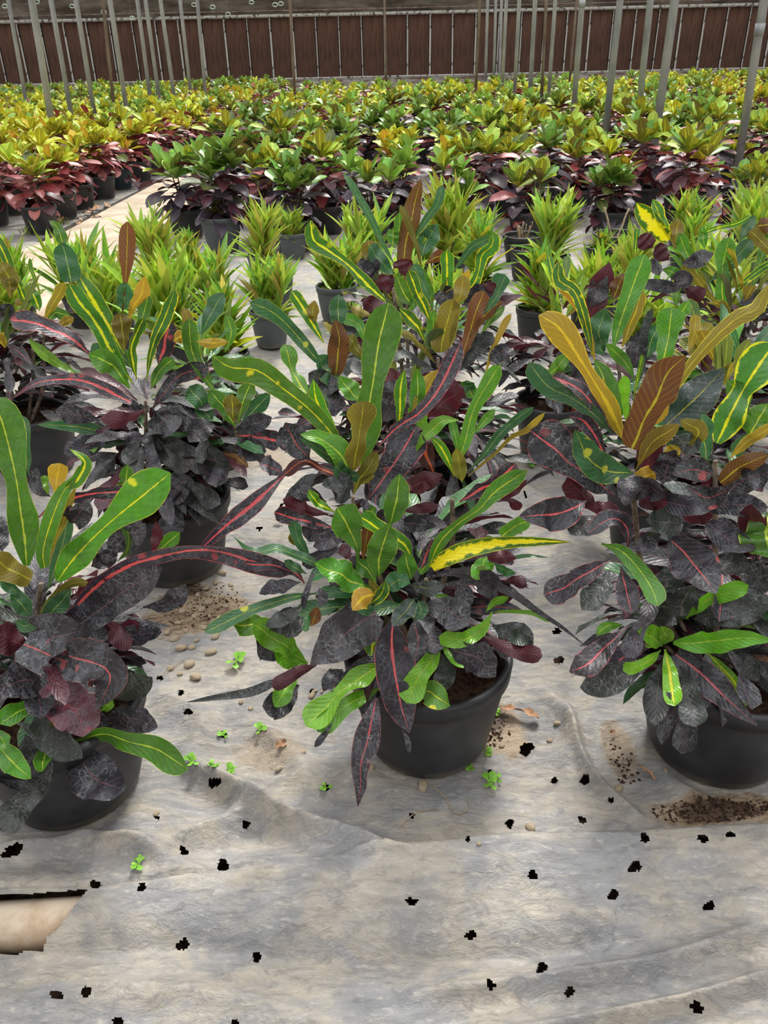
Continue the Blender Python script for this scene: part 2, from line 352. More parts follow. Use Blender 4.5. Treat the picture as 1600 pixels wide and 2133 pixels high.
# ------------------------------------------------------------------ ground and sheet
RG = random.Random(5)
bp = simple('bare_ground', (.06, .038, .025), (.17, .11, .075), 30, .95, .1, .8, .01)
Gm = mesh_np('ground', [(-40, -3, -.07), (40, -3, -.07), (40, 45, -.07), (-40, 45, -.07)], [(0, 1, 2, 3)], bp)
tag(link('ground', Gm), 'bare brown soil under the sheets and beds', kind='structure')
def sheet_mat(dim=.92):
    s = NT('dusty_plastic_sheet'); o = s.obj()
    f1, _ = s.noise(s.mapping(o, (1, 1.8, 1)), 4.2, 7, .7, .8); f2, _ = s.noise(o, 9, 6, .65, .5); f3, _ = s.noise(s.mapping(o, (1, 2.6, 1)), 38, 4, .7)
    f4, _ = s.noise(o, 220, 2, .6)
    a = s.mix(s.sst(f1, .38, .62), (.30, .30, .305, 1), (.44, .395, .33, 1))
    f5, _ = s.noise(s.mapping(o, (1, 2.2, 1)), 19, 6, .7, 1.2)
    a = s.mix(s.math('MULTIPLY', s.sst(f2, .45, .68), .6), a, (.20, .205, .215, 1))
    a = s.mix(s.math('MULTIPLY', s.sst(f5, .5, .66), .5), a, (.17, .17, .175, 1))
    a = s.mix(s.math('MULTIPLY', s.sst(f3, .52, .72), .5), a, (.60, .555, .48, 1))
    a = s.mix(s.math('MULTIPLY', s.sst(f4, .62, .75), .35), a, (.2, .17, .13, 1))
    # mud patches (own shape)
    xyz = s.n('SeparateXYZ'); s.L(o, xyz.inputs[0]); m = None
    for (px, py, rx, ry, st) in MUD:
        cx, cy = G(px, py)
        dx = s.math('MULTIPLY', s.math('SUBTRACT', xyz.outputs[0], cx), 1 / rx); dy = s.math('MULTIPLY', s.math('SUBTRACT', xyz.outputs[1], cy), 1 / ry)
        d = s.math('SQRT', s.math('ADD', s.math('MULTIPLY', dx, dx), s.math('MULTIPLY', dy, dy)))
        d = s.math('ADD', d, s.math('MULTIPLY', s.math('SUBTRACT', f2, .5), 1.6))
        d = s.math('ADD', d, s.math('MULTIPLY', s.math('SUBTRACT', f3, .5), .6))
        k = s.math('MULTIPLY', s.math('SUBTRACT', 1, s.sst(d, .65, 1.05)), st)
        m = k if m is None else s.math('MAXIMUM', m, k)
    mud = s.mix(s.sst(f3, .35, .65), (.055, .034, .022, 1), (.33, .23, .14, 1))
    mud = s.mix(s.sst(f2, .35, .6), mud, (.42, .32, .21, 1))
    MUDD = s.mix(s.sst(f4, .4, .6), (.045, .028, .018, 1), (.13, .08, .05, 1))
    dk = None
    for (px, py, rx, ry) in ((1500, 1690, .11, .035), (400, 1225, .05, .03), (440, 1390, .08, .02), (1020, 1500, .04, .05)):
        cx, cy = G(px, py)
        dx = s.math('MULTIPLY', s.math('SUBTRACT', xyz.outputs[0], cx), 1 / rx); dy = s.math('MULTIPLY', s.math('SUBTRACT', xyz.outputs[1], cy), 1 / ry)
        d = s.math('ADD', s.math('SQRT', s.math('ADD', s.math('MULTIPLY', dx, dx), s.math('MULTIPLY', dy, dy))), s.math('MULTIPLY', s.math('SUBTRACT', f3, .5), 1.2))
        k = s.math('SUBTRACT', 1, s.sst(d, .6, 1.1)); dk = k if dk is None else s.math('MAXIMUM', dk, k)
    mud = s.mix(dk, mud, MUDD)
    mu = s.n('Mix', data_type='RGBA', blend_type='MULTIPLY'); mu.inputs[0].default_value = 1; s.L(a, mu.inputs[6]); mu.inputs[7].default_value = (dim, dim, dim * .985, 1); a = mu.outputs[2]
    a = s.mix(m, a, mud)
    hb = s.math('ADD', s.math('ADD', s.math('MULTIPLY', f3, .5), s.math('MULTIPLY', f5, 1.6)), s.math('ADD', s.math('MULTIPLY', f2, .8), s.math('MULTIPLY', f4, s.math('ADD', .12, s.math('MULTIPLY', m, .8)))))
    rough = s.math('ADD', .5, s.math('MULTIPLY', f2, .3))
    return s.fin(s.bsdf(a, rough, .35, hb, .7, .008).outputs[0])
MUD = [(420, 1270, .17, .15, 1), (1500, 1690, .17, .05, 1), (1050, 1530, .07, .09, .85), (1290, 1560, .04, .10, .7), (600, 950, .2, .15, .5), (560, 1560, .09, .06, .5), (980, 1790, .0001, .0001, 0), (690, 520, .2, .5, .6)]
RIDGES = [  # pixel polyline, width m, height m
    ([(395, 1600), (470, 1640), (540, 1690), (640, 1740), (800, 1790)], .035, .040),
    ([(540, 1690), (440, 1740), (330, 1790), (200, 1800)], .035, .026),
    ([(560, 1640), (700, 1600), (860, 1650)], .05, .012),
    ([(0, 1790), (150, 1760), (260, 1790), (400, 1830)], .030, .022),
    ([(1180, 1480), (1200, 1560), (1250, 1640), (1330, 1700)], .02, .018),
    ([(1320, 1520), (1380, 1590), (1420, 1640), (1520, 1690)], .03, .014),
    ([(1130, 1440), (1190, 1530), (1150, 1600)], .03, .012),
    ([(330, 1440), (420, 1500), (380, 1600)], .05, .015),
    ([(1620, 1930), (1350, 2010), (1100, 2050), (850, 2070)], .022, .020),
    ([(1640, 2030), (1450, 2090), (1250, 2133), (1000, 2170)], .020, .026),
    ([(0, 2000), (200, 1985), (400, 1970), (700, 1990), (1000, 1985), (1300, 1960)], .03, -.012),
    ([(0, 2110), (200, 2060), (420, 2080), (700, 2133)], .04, .012),
    ([(520, 1500), (620, 1580), (640, 1690)], .04, .012),
    ([(1080, 1000), (1150, 1100), (1190, 1250)], .05, .015),
]
HOLES = [(447, 1630, 12), (465, 1802, 12), (383, 1772, 9), (295, 1848, 9), (513, 1718, 8), (198, 1842, 10), (381, 1968, 12), (535, 1994, 10), (117, 2073, 11), (180, 2066, 11), (245, 2128, 10),
         (490, 2131, 8), (1110, 1822, 10), (1323, 1806, 12), (1343, 1745, 10), (1465, 1747, 10), (1521, 1738, 8), (1277, 1864, 11), (1478, 1888, 11), (980, 1948, 10), (1129, 2016, 11), (1022, 2051, 10),
         (1186, 2066, 10), (1450, 2098, 13), (1219, 1624, 10), (1155, 1626, 7), (1062, 1715, 9), (1213, 1708, 8), (1097, 1560, 14), (465, 1530, 8), (681, 1640, 7), (858, 1878, 10), (1273, 1667, 6),
         (975, 1748, 6), (858, 1698, 6), (328, 1703, 5), (1160, 1315, 7), (1165, 1375, 9), (377, 1443, 6), (392, 1483, 8), (333, 1412, 6), (585, 1060, 7), (540, 1100, 6), (1023, 1610, 7),
         (1095, 1035, 6), (650, 1440, 5), (30, 1770, 15), (15, 1780, 10)]
def build_sheet():
    def axis(parts):
        o = [parts[0][0]]
        for a, b, st in parts:
            n = max(1, round((b - a) / st)); o += list(a + (b - a) * np.arange(1, n + 1) / n)
        return np.array(o)
    xs = axis([(-4.0, -1.6, .08), (-1.6, -.98, .03), (-.98, .98, .0032), (.98, 1.6, .03), (1.6, 4.5, .08)])
    ys = axis([(.40, .62, .02), (.62, 1.65, .0032), (1.65, 2.4, .012), (2.4, 7.3, .05)])
    X, Y = np.meshgrid(xs, ys); Z = np.zeros_like(X)
    rs = np.random.RandomState(3)
    for k in range(60):   # gentle undulation
        fx, fy = rs.normal(0, 9 if k > 25 else 4, 2); Z += np.cos(X * fx + Y * fy * 1.5 + rs.rand() * 6.28) * (.0035 if k <= 25 else .0013) * .7
    def fold(x, y, f, s):   # sharp-crested wrinkles
        r_ = np.random.RandomState(s); a = 0
        for k in range(5):
            fx, fy = r_.normal(0, f, 2); a = a + np.sin(x * fx * .6 + y * fy + 1.3 * np.sin(x * fy * .35 + y * fx * .3 + k))
        return 1 - np.abs(a) / 2.5
    Z += .004 * np.clip(fold(X, Y, 14, 1), 0, 1) ** 2 + .0025 * np.clip(fold(X, Y, 30, 2), 0, 1) ** 2
    for pts, w_, h_ in RIDGES:
        P = cr([G(*p) for p in pts], 24); seg = P[1:] - P[:-1]; best = np.full(X.shape, 9.)
        bx0, by0 = P.min(0) - .2; bx1, by1 = P.max(0) + .2
        iy = np.where((ys > by0) & (ys < by1))[0]; ix = np.where((xs > bx0) & (xs < bx1))[0]
        if not len(iy) or not len(ix): continue
        sl_ = np.ix_(iy, ix); x, y = X[sl_], Y[sl_]; b = np.full(x.shape, 9.); tt = np.zeros(x.shape)
        for i in range(len(seg)):
            L2 = (seg[i] ** 2).sum(); t = np.clip(((x - P[i, 0]) * seg[i, 0] + (y - P[i, 1]) * seg[i, 1]) / L2, 0, 1)
            d = np.hypot(x - P[i, 0] - t * seg[i, 0], y - P[i, 1] - t * seg[i, 1]); c = d < b; b = np.where(c, d, b); tt = np.where(c, (i + t) / len(seg), tt)
        Z[sl_] += 2.0 * h_ * np.exp(-(b / w_) ** 2 * 1.2 - .35 * b / w_) * (.35 + .65 * np.sin(np.pi * tt) ** .6)
    # the long roll where the sheet runs over the buried pipe
    FL = np.array([G(px, py, .05) for px, py in ((-200, 1850), (0, 1845), (200, 1835), (500, 1800), (720, 1775), (860, 1757), (1100, 1730), (1350, 1722), (1600, 1716), (1800, 1712))])
    yl = np.interp(X, FL[:, 0], FL[:, 1]); xa = G(560, 1780)[0]; xb = G(900, 1750)[0]
    sharp = np.clip((X - xa) / (xb - xa), 0, 1); t = yl - Y
    front = np.exp(-(np.maximum(t, 0) / .135) ** 2); back_s = np.clip((t + .006) / .010, 0, 1); back_g = np.exp(-(np.minimum(t, 0) / .05) ** 2)
    Z += (.048 + .012 * sharp) * np.where(t > 0, front, back_g * (1 - sharp) + back_s * sharp) * np.where((t > 0) & (t < .012), .85 + .15 * t / .012, 1)
    dip = np.exp(-((Y - G(800, 2000)[1]) / .05) ** 2) * .008; Z -= dip
    cx, cy = G(1240, 1942); rr_ = np.hypot(X - cx, (Y - cy)); Z += .006 * np.exp(-((rr_ - .028) / .006) ** 2) + .007 * np.exp(-(rr_ / .011) ** 2)
    for (px, py, r) in HOLES:
        hx, hy = G(px, py); d_ = np.hypot(X - hx, Y - hy) / (r * .00085); Z += .0028 * np.exp(-((d_ - 1.1) / .45) ** 2)
    for (px, py) in POTS_ON_SHEET:   # pots press the sheet flat
        d = np.hypot(X - px, Y - py); k = 1 / (1 + np.exp((d - .17) / .012)); Z = Z * (1 - k) + -.002 * k
    ny, nx = X.shape; V = np.stack([X, Y, Z], -1).reshape(-1, 3)
    idx = np.arange(ny * nx).reshape(ny, nx); Q = np.stack([idx[:-1, :-1], idx[:-1, 1:], idx[1:, 1:], idx[1:, :-1]], -1).reshape(-1, 4)
    cen = V[Q].mean(1); keep = np.ones(len(Q), bool); rng = random.Random(9)
    d = cen - CAM; zz = d @ FW; U_ = 800 + F * (d @ RT) / zz; W_ = 1066.5 - F * (d @ UP) / zz
    for (px, py, r) in HOLES:
        dx, dy = U_ - px, (W_ - py) * 1.15; a = np.arctan2(dy, dx); rr = r * 1.08 * (1 + .16 * np.sin(a * 2 + rng.random() * 6) + .10 * np.sin(a * 3 + rng.random() * 6) + .07 * np.sin(a * 7 + rng.random() * 6))
        keep &= np.hypot(dx, dy) > rr
    poly = [(-60, 1866), (60, 1862), (184, 1852), (160, 1880), (118, 1938), (96, 1952), (90, 1984), (60, 1978), (30, 1990), (-60, 1986)]
    ins = np.zeros(len(Q), bool); n = len(poly)
    for i in range(n):
        (x1, y1), (x2, y2) = poly[i], poly[(i + 1) % n]
        c = ((y1 > W_) != (y2 > W_)) & (U_ < (x2 - x1) * (W_ - y1) / (y2 - y1 + 1e-9) + x1); ins ^= c
    keep &= ~ins
    me = mesh_np('ground_sheet', V, Q[keep], sheet_mat())
    tag(link('plastic_ground_sheet', me), 'crumpled dusty grey plastic sheet with torn holes spread under the front pots', 'ground sheet')
    def zat(x, y):
        i = np.clip(np.searchsorted(ys, y), 0, ny - 1); j = np.clip(np.searchsorted(xs, x), 0, nx - 1); return float(Z[i, j])
    return zat
PA, PB, PC, PD = (-.70, 1.262), (.090, 1.376), (.748, 1.335), (-.655, 2.135)
PFF, PG_, PE = (.12, 2.15), (.86, 2.15), (-1.36, 2.85)
POTS_ON_SHEET = [PA, PB, PC, PD, PFF, PG_, PE]
ZAT = build_sheet()
# buried pipe seen through the tear
x0, y0 = G(-120, 1915, .02); x1, y1 = G(300, 1890, .02)
tag(link('buried_pipe', tube('buried_pipe', [(x0, y0, -.014), ((x0 + x1) / 2, (y0 + y1) / 2, -.014), (x1, y1, -.014)], .046, simple('stained_tan_pipe', (.42, .30, .19), (.60, .50, .38), 14, .6, .3), 32)),
    'tan pipe showing through the torn edge of the plastic sheet', 'pipe')
# path
cp = simple('path_concrete', (.36, .29, .21), (.48, .41, .32), 4, .9, .15, .3, .003)
def slab(name, poly, z0, z1, mat):
    n = len(poly); V = [(x, y, z0) for x, y in poly] + [(x, y, z1) for x, y in poly]
    me = bpy.data.meshes.new(name); me.from_pydata(V, [], [tuple(range(n, 2 * n))] + [(i, (i + 1) % n, n + (i + 1) % n, n + i) for i in range(n)]); me.materials.append(mat); return me
tag(link('concrete_path', slab('concrete_path', [(-4.6, 2.5), (-2.1, 2.5), (-2.02, 7), (-1.95, 12), (-1.9, 30), (-2.68, 30), (-2.70, 12), (-2.86, 7.4), (-3.1, 6)], -.07, .03, cp)), 'pale concrete path running between the two beds', kind='structure')
lm = sheet_mat(.66)  # darker sheet copy; shade under the dense plants is put into its colour
tag(link('edge_sheet', slab('edge_sheet', [(-9, 4.5), (-3.25, 5.6), (-3.0, 7.4), (-2.78, 12), (-2.75, 31), (-16, 31), (-16, 12)], -.07, .006, lm)), 'grey plastic sheet under the left bed of crotons', kind='structure')
tag(link('bed_sheet', slab('bed_sheet', [(-1.94, 7.28), (4.5, 7.28), (18, 20), (18, 31), (-1.88, 31)], -.07, .001, lm)), 'grey plastic sheet under the middle bed of crotons', kind='structure')
# ------------------------------------------------------------------ front crotons, leaf by leaf
def hero_leaves(up, dn, root, y0, text, rng):
    ox = oy = 0; s = 1.
    for ln in text.strip().splitlines():
        ln = ln.strip()
        if not ln or ln[0] == '#': continue
        if ln[0] == '@': ox, oy, s = map(float, ln[1:].split()); continue
        a, b = ln.split('|'); f = a.split(); pal, sh = f[0], f[1]; wpx, roll, db, dt = map(float, f[2:6])
        pts = [tuple(map(float, q.split(','))) for q in b.split()]
        n = len(pts); P = []
        for i, (x, y) in enumerate(pts):
            t = i / (n - 1); P.append(at_y(ox + x * s, oy + y * s, y0 + db + (dt - db) * t))
        P = np.array(P)
        P[:, 2] = np.maximum(P[:, 2], .018)
        under = pal in ('b', 'o', 'oo', 'r', 'm', 'po')
        big = wpx * s > 45
        Cn = cr(P, 24 if big else 18)
        zz = float(((Cn.mean(0) - CAM) @ FW))
        W = 1.12 * wpx * s * zz / F / math.cos(math.radians(roll))
        T = unit(np.gradient(Cn, axis=0)); D = unit(CAM - Cn)
        N = unit(D - (D * T).sum(1)[:, None] * T)
        S = np.cross(T, N); r0 = math.radians(roll + rng.uniform(-14, 14)); r1 = r0 + math.radians(rng.uniform(-22, 22))
        ra = (r0 + (r1 - r0) * np.linspace(0, 1, len(Cn)))[:, None] + (math.pi if under else 0)
        N = N * np.cos(ra) + S * np.sin(ra)
        dark = pal in DARK
        (dn if dark else up).blade(Cn - np.array(root), N, W, sh, pal, nc=8 if big else 6, fold=rng.uniform(.08, .3), wave=rng.uniform(.08, .2) if not dark else rng.uniform(.12, .28), wf=rng.uniform(2, 4), rng=rng)
def fill(up, dn, rng, cx, cy, z0, z1, n, rad, palD, palU=(), nu=0, ln=(.13, .22), wd=(.028, .05), sx=1., ang=None):
    for i in range(int(n * 2.8)):
        az = rng.uniform(0, 6.283) if ang is None else rng.uniform(*ang)
        if math.sin(az) < -.25 and rng.random() < .6: az = -az
        z = rng.uniform(z0, z1); q = rng.uniform(.0, rad)
        base = (cx + q * math.cos(az) * sx, cy + q * math.sin(az), z)
        f = (z - z0) / max(.01, z1 - z0)
        dn.radial(base, az, rng.uniform(-.25, .55) * (.4 + f), rng.uniform(.3, 1.2), rng.uniform(*ln), rng.uniform(*wd), rng.choice(('st', 'ob', 'el', 'wa')), rng.choice(palD), 12, 4, rng, wave=.22)
    for i in range(nu):
        az = rng.uniform(0, 6.283); q = rng.uniform(.0, rad * .5)
        up.radial((cx + q * math.cos(az) * sx, cy + q * math.sin(az), z1 + rng.uniform(-.03, .05)), az, rng.uniform(.5, 1.3), rng.uniform(-.1, .5), rng.uniform(*ln) * 1.05, rng.uniform(*wd), rng.choice(('st', 'wa', 'ob')), rng.choice(palU), 12, 4, rng, wave=.18)
HERO = {}
def croton(key, pos, r, h, label, text, stems, fills, seed, lean=0, potmat=None, y0=None):
    rng = random.Random(seed); root3 = (pos[0], pos[1], 0)
    root = empty('potted_croton', root3, label, 'potted plant', 'slim-leaved dark crotons in front')
    add_pot(root, r, h, potmat or POT)
    up, dn = LB(), LB(); y0 = y0 or pos[1]
    if text: hero_leaves(up, dn, root3, y0, text, rng)
    for f in fills: fill(up, dn, rng, *f[:-1], **f[-1]) if isinstance(f[-1], dict) else fill(up, dn, rng, *f)
    for i, st in enumerate(stems):   # st: list of (px,py) from the top down, or local 3-D
        P = [np.array(at_y(x, y, y0)) - np.array(root3) if not loc3 else np.array((x, y, loc3[0])) for (x, y, *loc3) in st]
        P = [p for p in P] + [np.array((P[-1][0] * .3 + rng.uniform(-.03, .03), P[-1][1] * .3 + rng.uniform(-.03, .03), h * .78))]
        P = cr(np.array(P), 14); n = len(P)
        k = max(2, n // 2)
        o = link('stem', tube('stem', P, [.0045 + .004 * j / n for j in range(n)], STEM, 8), root)
        # short leaf stalks along the young stem
    if up.n: o = link('upper_foliage', up.mesh('upper_foliage'), root); o['label'] = 'glossy green, yellow-ribbed and bronze upper leaves'
    if dn.n: o = link('lower_foliage', dn.mesh('lower_foliage'), root); o['label'] = 'matt purple-black lower leaves with dried water rings'
    return root

TB = '''
@ 400 600 .5
g wa 150 5 .0 .02 | 700,740 722,600 745,440 775,250 820,60
gs st 100 8 0 -.05 | 650,700 570,590 480,500 380,415 270,345 160,330 85,280
gs wa 66 10 .0 .06 | 480,440 430,370 385,235
y ob 50 20 0 .02 | 630,650 575,570 520,470 505,380
b wa 105 5 -.03 -.06 | 672,760 690,650 705,560 715,470
g el 72 10 .03 .05 | 700,470 660,430 612,368
g el 90 15 -.02 -.06 | 665,790 620,700 560,640 450,610
p st 66 15 -.02 .08 | 775,660 850,585 950,515 1040,400 1120,225
pp st 150 10 -.01 .02 | 735,880 800,790 870,690 935,575
po ob 85 15 .02 .03 | 1010,780 975,690 945,610
y ob 44 10 .05 .06 | 852,620 868,500 868,420 885,340
g el 62 0 .05 .06 | 920,550 940,450 938,335
oo ob 55 30 .04 .08 | 905,530 960,450 1030,340
g st 76 15 0 .05 | 1105,740 1145,610 1190,470 1235,390 1285,320
G ob 80 10 .1 .1 | 560,620 520,480 470,400 
l ob 60 15 .05 .05 | 1000,620 960,560 900,500
d el 120 0 .1 .12 | 790,560 850,450 900,380
d el 110 0 .12 .14 | 690,560 760,500 790,420
m el 120 10 .1 .1 | 980,540 1060,470 1130,420
d ob 110 5 .06 .04 | 470,690 430,640 370,580
@ 850 850 .25
g st 65 15 0 .02 | 440,450 395,240 365,100
l la 95 15 .01 .0 | 420,100 290,110 150,230 45,395
y ob 80 10 0 0 | 385,570 330,430 270,320 185,240
b el 112 5 -.02 -.03 | 450,620 430,480 400,335
G st 92 10 0 -.03 | 500,530 620,400 760,230 900,90 1045,-10
oo st 48 30 -.01 -.06 | 500,570 690,410 870,250 1000,180 1140,40
g ob 70 10 .03 .05 | 530,230 620,130 725,10
gs wa 130 15 -.12 -.10 | 175,1330 260,1120 430,960 600,830 700,720 850,610 995,520
Y tp 125 5 -.13 -.16 | 200,1330 330,1245 540,1170 800,1115 1080,1110 1355,1118
p st 150 15 -.02 -.02 | 430,780 600,680 760,590 900,460
d tp 62 10 -.1 -.2 | 315,1470 560,1440 850,1530 1080,1690 1290,1830 1488,1990
d ob 130 10 -.1 -.15 | 200,1400 400,1370 620,1400 800,1480
ks el 120 15 -.13 -.17 | 10,1470 150,1500 315,1470
gs el 75 10 -.12 -.16 | 215,1560 350,1600 525,1665
d st 150 10 -.12 -.18 | 60,1690 250,1680 400,1740 500,1790
l st 40 10 -.1 -.16 | 690,1700 870,1695 1050,1710 1195,1780
m el 150 0 -.03 -.05 | -60,690 100,630 290,555
m ob 90 10 -.05 -.06 | -60,860 100,840 258,815
d fu 110 0 -.04 -.06 | -20,950 150,950 330,985
m el 80 10 -.02 0 | 760,770 860,700 995,600
m sp 85 5 -.02 -.02 | 740,780 850,770 930,850
m ob 90 5 -.08 -.1 | 800,1440 900,1440 990,1490
m el 95 10 -.06 -.07 | 640,1250 780,1240 910,1250
v ob 90 0 -.07 -.1 | 490,1000 580,1040 670,1030
p el 80 5 -.07 -.09 | 110,1340 160,1200 200,1090
g fu 120 10 -.05 -.05 | 780,1070 900,980 1030,930
G tp 28 10 -.06 -.08 | 860,1250 1000,1230 1175,1245
g el 90 10 -.1 -.14 | 590,1370 650,1330 720,1290
G el 80 10 -.1 -.14 | 720,1300 800,1350 900,1370
d el 150 10 -.1 -.14 | 400,1470 470,1570 480,1680
d el 130 5 -.14 -.18 | 560,1440 660,1500 750,1560
k ob 130 5 -.14 -.2 | 780,1840 880,1900 1010,1960
m ob 70 15 -.12 -.2 | 560,1980 760,1960 900,1990 
l ob 60 15 -.1 -.15 | 650,1700 720,1620 840,1570
g fu 60 5 -.05 -.07 | 100,1380 180,1260 230,1180
@ 540 900 .225
g sp 290 8 -.09 -.13 | 910,1190 905,1060 830,890 720,700
g el 215 5 -.08 -.09 | 1205,870 1245,740 1280,560 1302,385
g el 240 8 -.11 -.14 | 1108,1345 1110,1180 1160,1000 1212,840
g el 250 10 -.10 -.12 | 990,1430 840,1370 660,1280 510,1212
G tp 105 20 -.11 -.12 | 520,1215 380,1150 180,1090 0,1105 -130,1070 -250,960
y ob 92 15 -.08 -.08 | 700,740 580,680 500,610 458,530
y st 165 20 -.08 -.10 | 1430,1190 1330,1040 1150,920 920,775
g el 170 5 -.12 -.14 | 1410,1360 1375,1240 1350,1110
o el 170 5 -.15 -.19 | 1080,1500 960,1540 862,1650
ye el 110 10 -.14 -.16 | 1030,1590 1130,1500 1165,1380
b el 70 20 -.14 -.15 | 1040,1530 1070,1440 1010,1370
g ob 90 15 -.14 -.15 | 1080,1540 1020,1480 950,1450
G el 150 15 -.02 -.05 | 800,330 720,240 560,160 370,60
G tp 120 20 -.03 -.06 | 830,420 740,350 690,270 640,230
G el 110 20 -.02 -.05 | 780,330 860,400 920,390
b ob 130 15 -.01 -.02 | 870,580 930,440 1010,330 1090,180
b el 90 20 0 -.02 | 900,480 1000,420 1060,370
po wa 105 15 0 -.02 | 760,430 600,350 420,270 220,400
p la 165 10 -.02 -.12 | 235,395 100,520 -80,690 -330,880 -640,1190
pp ob 160 10 -.02 -.04 | 225,390 120,330 0,290
ds el 235 5 -.01 -.03 | 470,250 330,90 240,-90
k el 250 10 -.04 -.07 | 850,610 730,530 580,490
m ob 135 10 -.05 -.08 | 640,760 450,720 220,620
p st 140 15 -.06 -.10 | 680,880 400,820 140,740
d ob 150 5 -.04 -.06 | 620,650 450,570 270,540
d ob 160 10 -.06 -.09 | 680,880 560,940 380,890
G st 110 10 -.08 -.1 | 470,1170 370,1010 320,820
b ob 90 10 -.05 -.08 | 420,1070 330,1000 300,930
d fu 130 10 -.08 -.11 | 790,930 660,1000 500,1060
d st 130 10 -.08 -.11 | 760,1060 600,1130 400,1230
d st 62 10 -.12 -.16 | 530,1260 470,1390 400,1640
v ob 110 5 -.09 -.1 | 850,1190 800,1110 760,1040
r ob 100 10 -.09 -.1 | 960,1190 985,1030 1015,860
m el 170 0 -.03 -.04 | 1320,480 1480,470 1640,440
d tp 150 0 -.05 -.07 | 1340,840 1480,850 1640,870
d el 130 0 -.05 -.07 | 1060,800 1160,780 1260,760
g el 150 10 -.04 -.06 | 960,760 1020,740 1080,700
d ob 120 10 -.05 -.07 | 880,640 960,680 950,700
g ob 150 10 -.08 -.1 | 1080,1390 1000,1270 900,1190
G ob 150 5 -.12 -.16 | 880,1560 820,1670 700,1790
G el 110 10 -.13 -.17 | 900,1600 980,1640 1060,1610
ks el 170 5 -.15 -.2 | 1440,1540 1360,1650 1230,1800
G el 120 5 -.13 -.17 | 1470,1560 1500,1650 1450,1740
G el 170 10 -.12 -.14 | 1180,1450 1290,1370 1400,1400
d el 100 10 -.12 -.16 | 560,1440 580,1540 560,1620
r el 110 10 -.14 -.18 | 480,1800 510,1720 540,1620
G st 60 5 -.14 -.18 | 480,1640 450,1740 420,1850
d ob 150 10 -.13 -.16 | 380,1390 200,1430 0,1500
k ob 140 10 -.14 -.2 | 420,1600 280,1700 60,1800
p st 110 10 -.11 -.13 | 420,1400 330,1300 150,1240 0,1230 -140,1215
G ob 90 10 -.12 -.14 | 440,1310 340,1260 230,1190
@ 380 1050 .5375
pp el 142 5 -.14 -.235 | 820,420 812,520 822,650 845,770 880,885
pp la 100 10 -.2 -.29 | 752,750 732,850 700,980 680,1175
l wa 100 8 -.15 -.25 | 765,625 690,670 610,735 545,795 478,860
l st 72 15 -.16 -.25 | 765,715 690,750 610,800 522,880
l st 85 10 -.15 -.22 | 1000,520 960,610 910,680 868,770
gs ob 88 5 -.16 -.235 | 890,715 960,730 1038,782
l st 62 15 -.14 -.19 | 1200,420 1155,490 1080,525 995,510
d el 125 5 -.16 -.21 | 1030,560 1130,590 1215,670
k ob 80 0 -.14 -.2 | 1010,580 1020,650 1020,725
ds el 72 0 -.14 -.22 | 900,440 912,530 905,610
d tp 165 10 -.14 -.22 | 750,420 660,480 580,550 495,625
m st 52 10 -.17 -.23 | 520,625 440,655 350,712
k tp 32 0 -.2 -.24 | 380,680 270,725 130,750 15,768
l ob 66 5 -.16 -.22 | 450,675 400,720 358,788
d ob 100 5 -.16 -.22 | 450,700 390,770 310,785
l st 90 10 -.15 -.2 | 485,620 410,560 340,510 272,462
l ob 80 20 -.14 -.19 | 480,620 420,600 355,560
Gs st 50 15 -.13 -.2 | 520,345 390,370 240,425 85,497
g el 80 5 -.14 -.19 | 330,450 250,470 195,465
d el 90 5 -.15 -.2 | 380,590 330,560 285,520
g el 62 10 -.15 -.2 | 1180,200 1150,260 1150,270
m st 60 10 -.16 -.24 | 1160,510 1280,565 1395,590
k ob 105 5 -.14 -.2 | 1200,470 1290,510 1358,560
d ob 120 5 -.13 -.19 | 930,400 1020,410 1110,470
d el 90 0 -.12 -.18 | 770,560 720,640 600,700
d ob 22 0 -.23 -.25 | 850,870 870,910 882,965
d ob 26 0 -.25 -.27 | 580,850 545,900 512,942
y ob 60 15 -.13 -.17 | 760,460 740,540 730,590
l ob 50 10 -.13 -.18 | 1000,540 1050,590 1110,628
d el 90 5 -.15 -.2 | 620,640 590,690 590,730
k el 100 5 -.13 -.18 | 470,440 420,460 330,480
'''
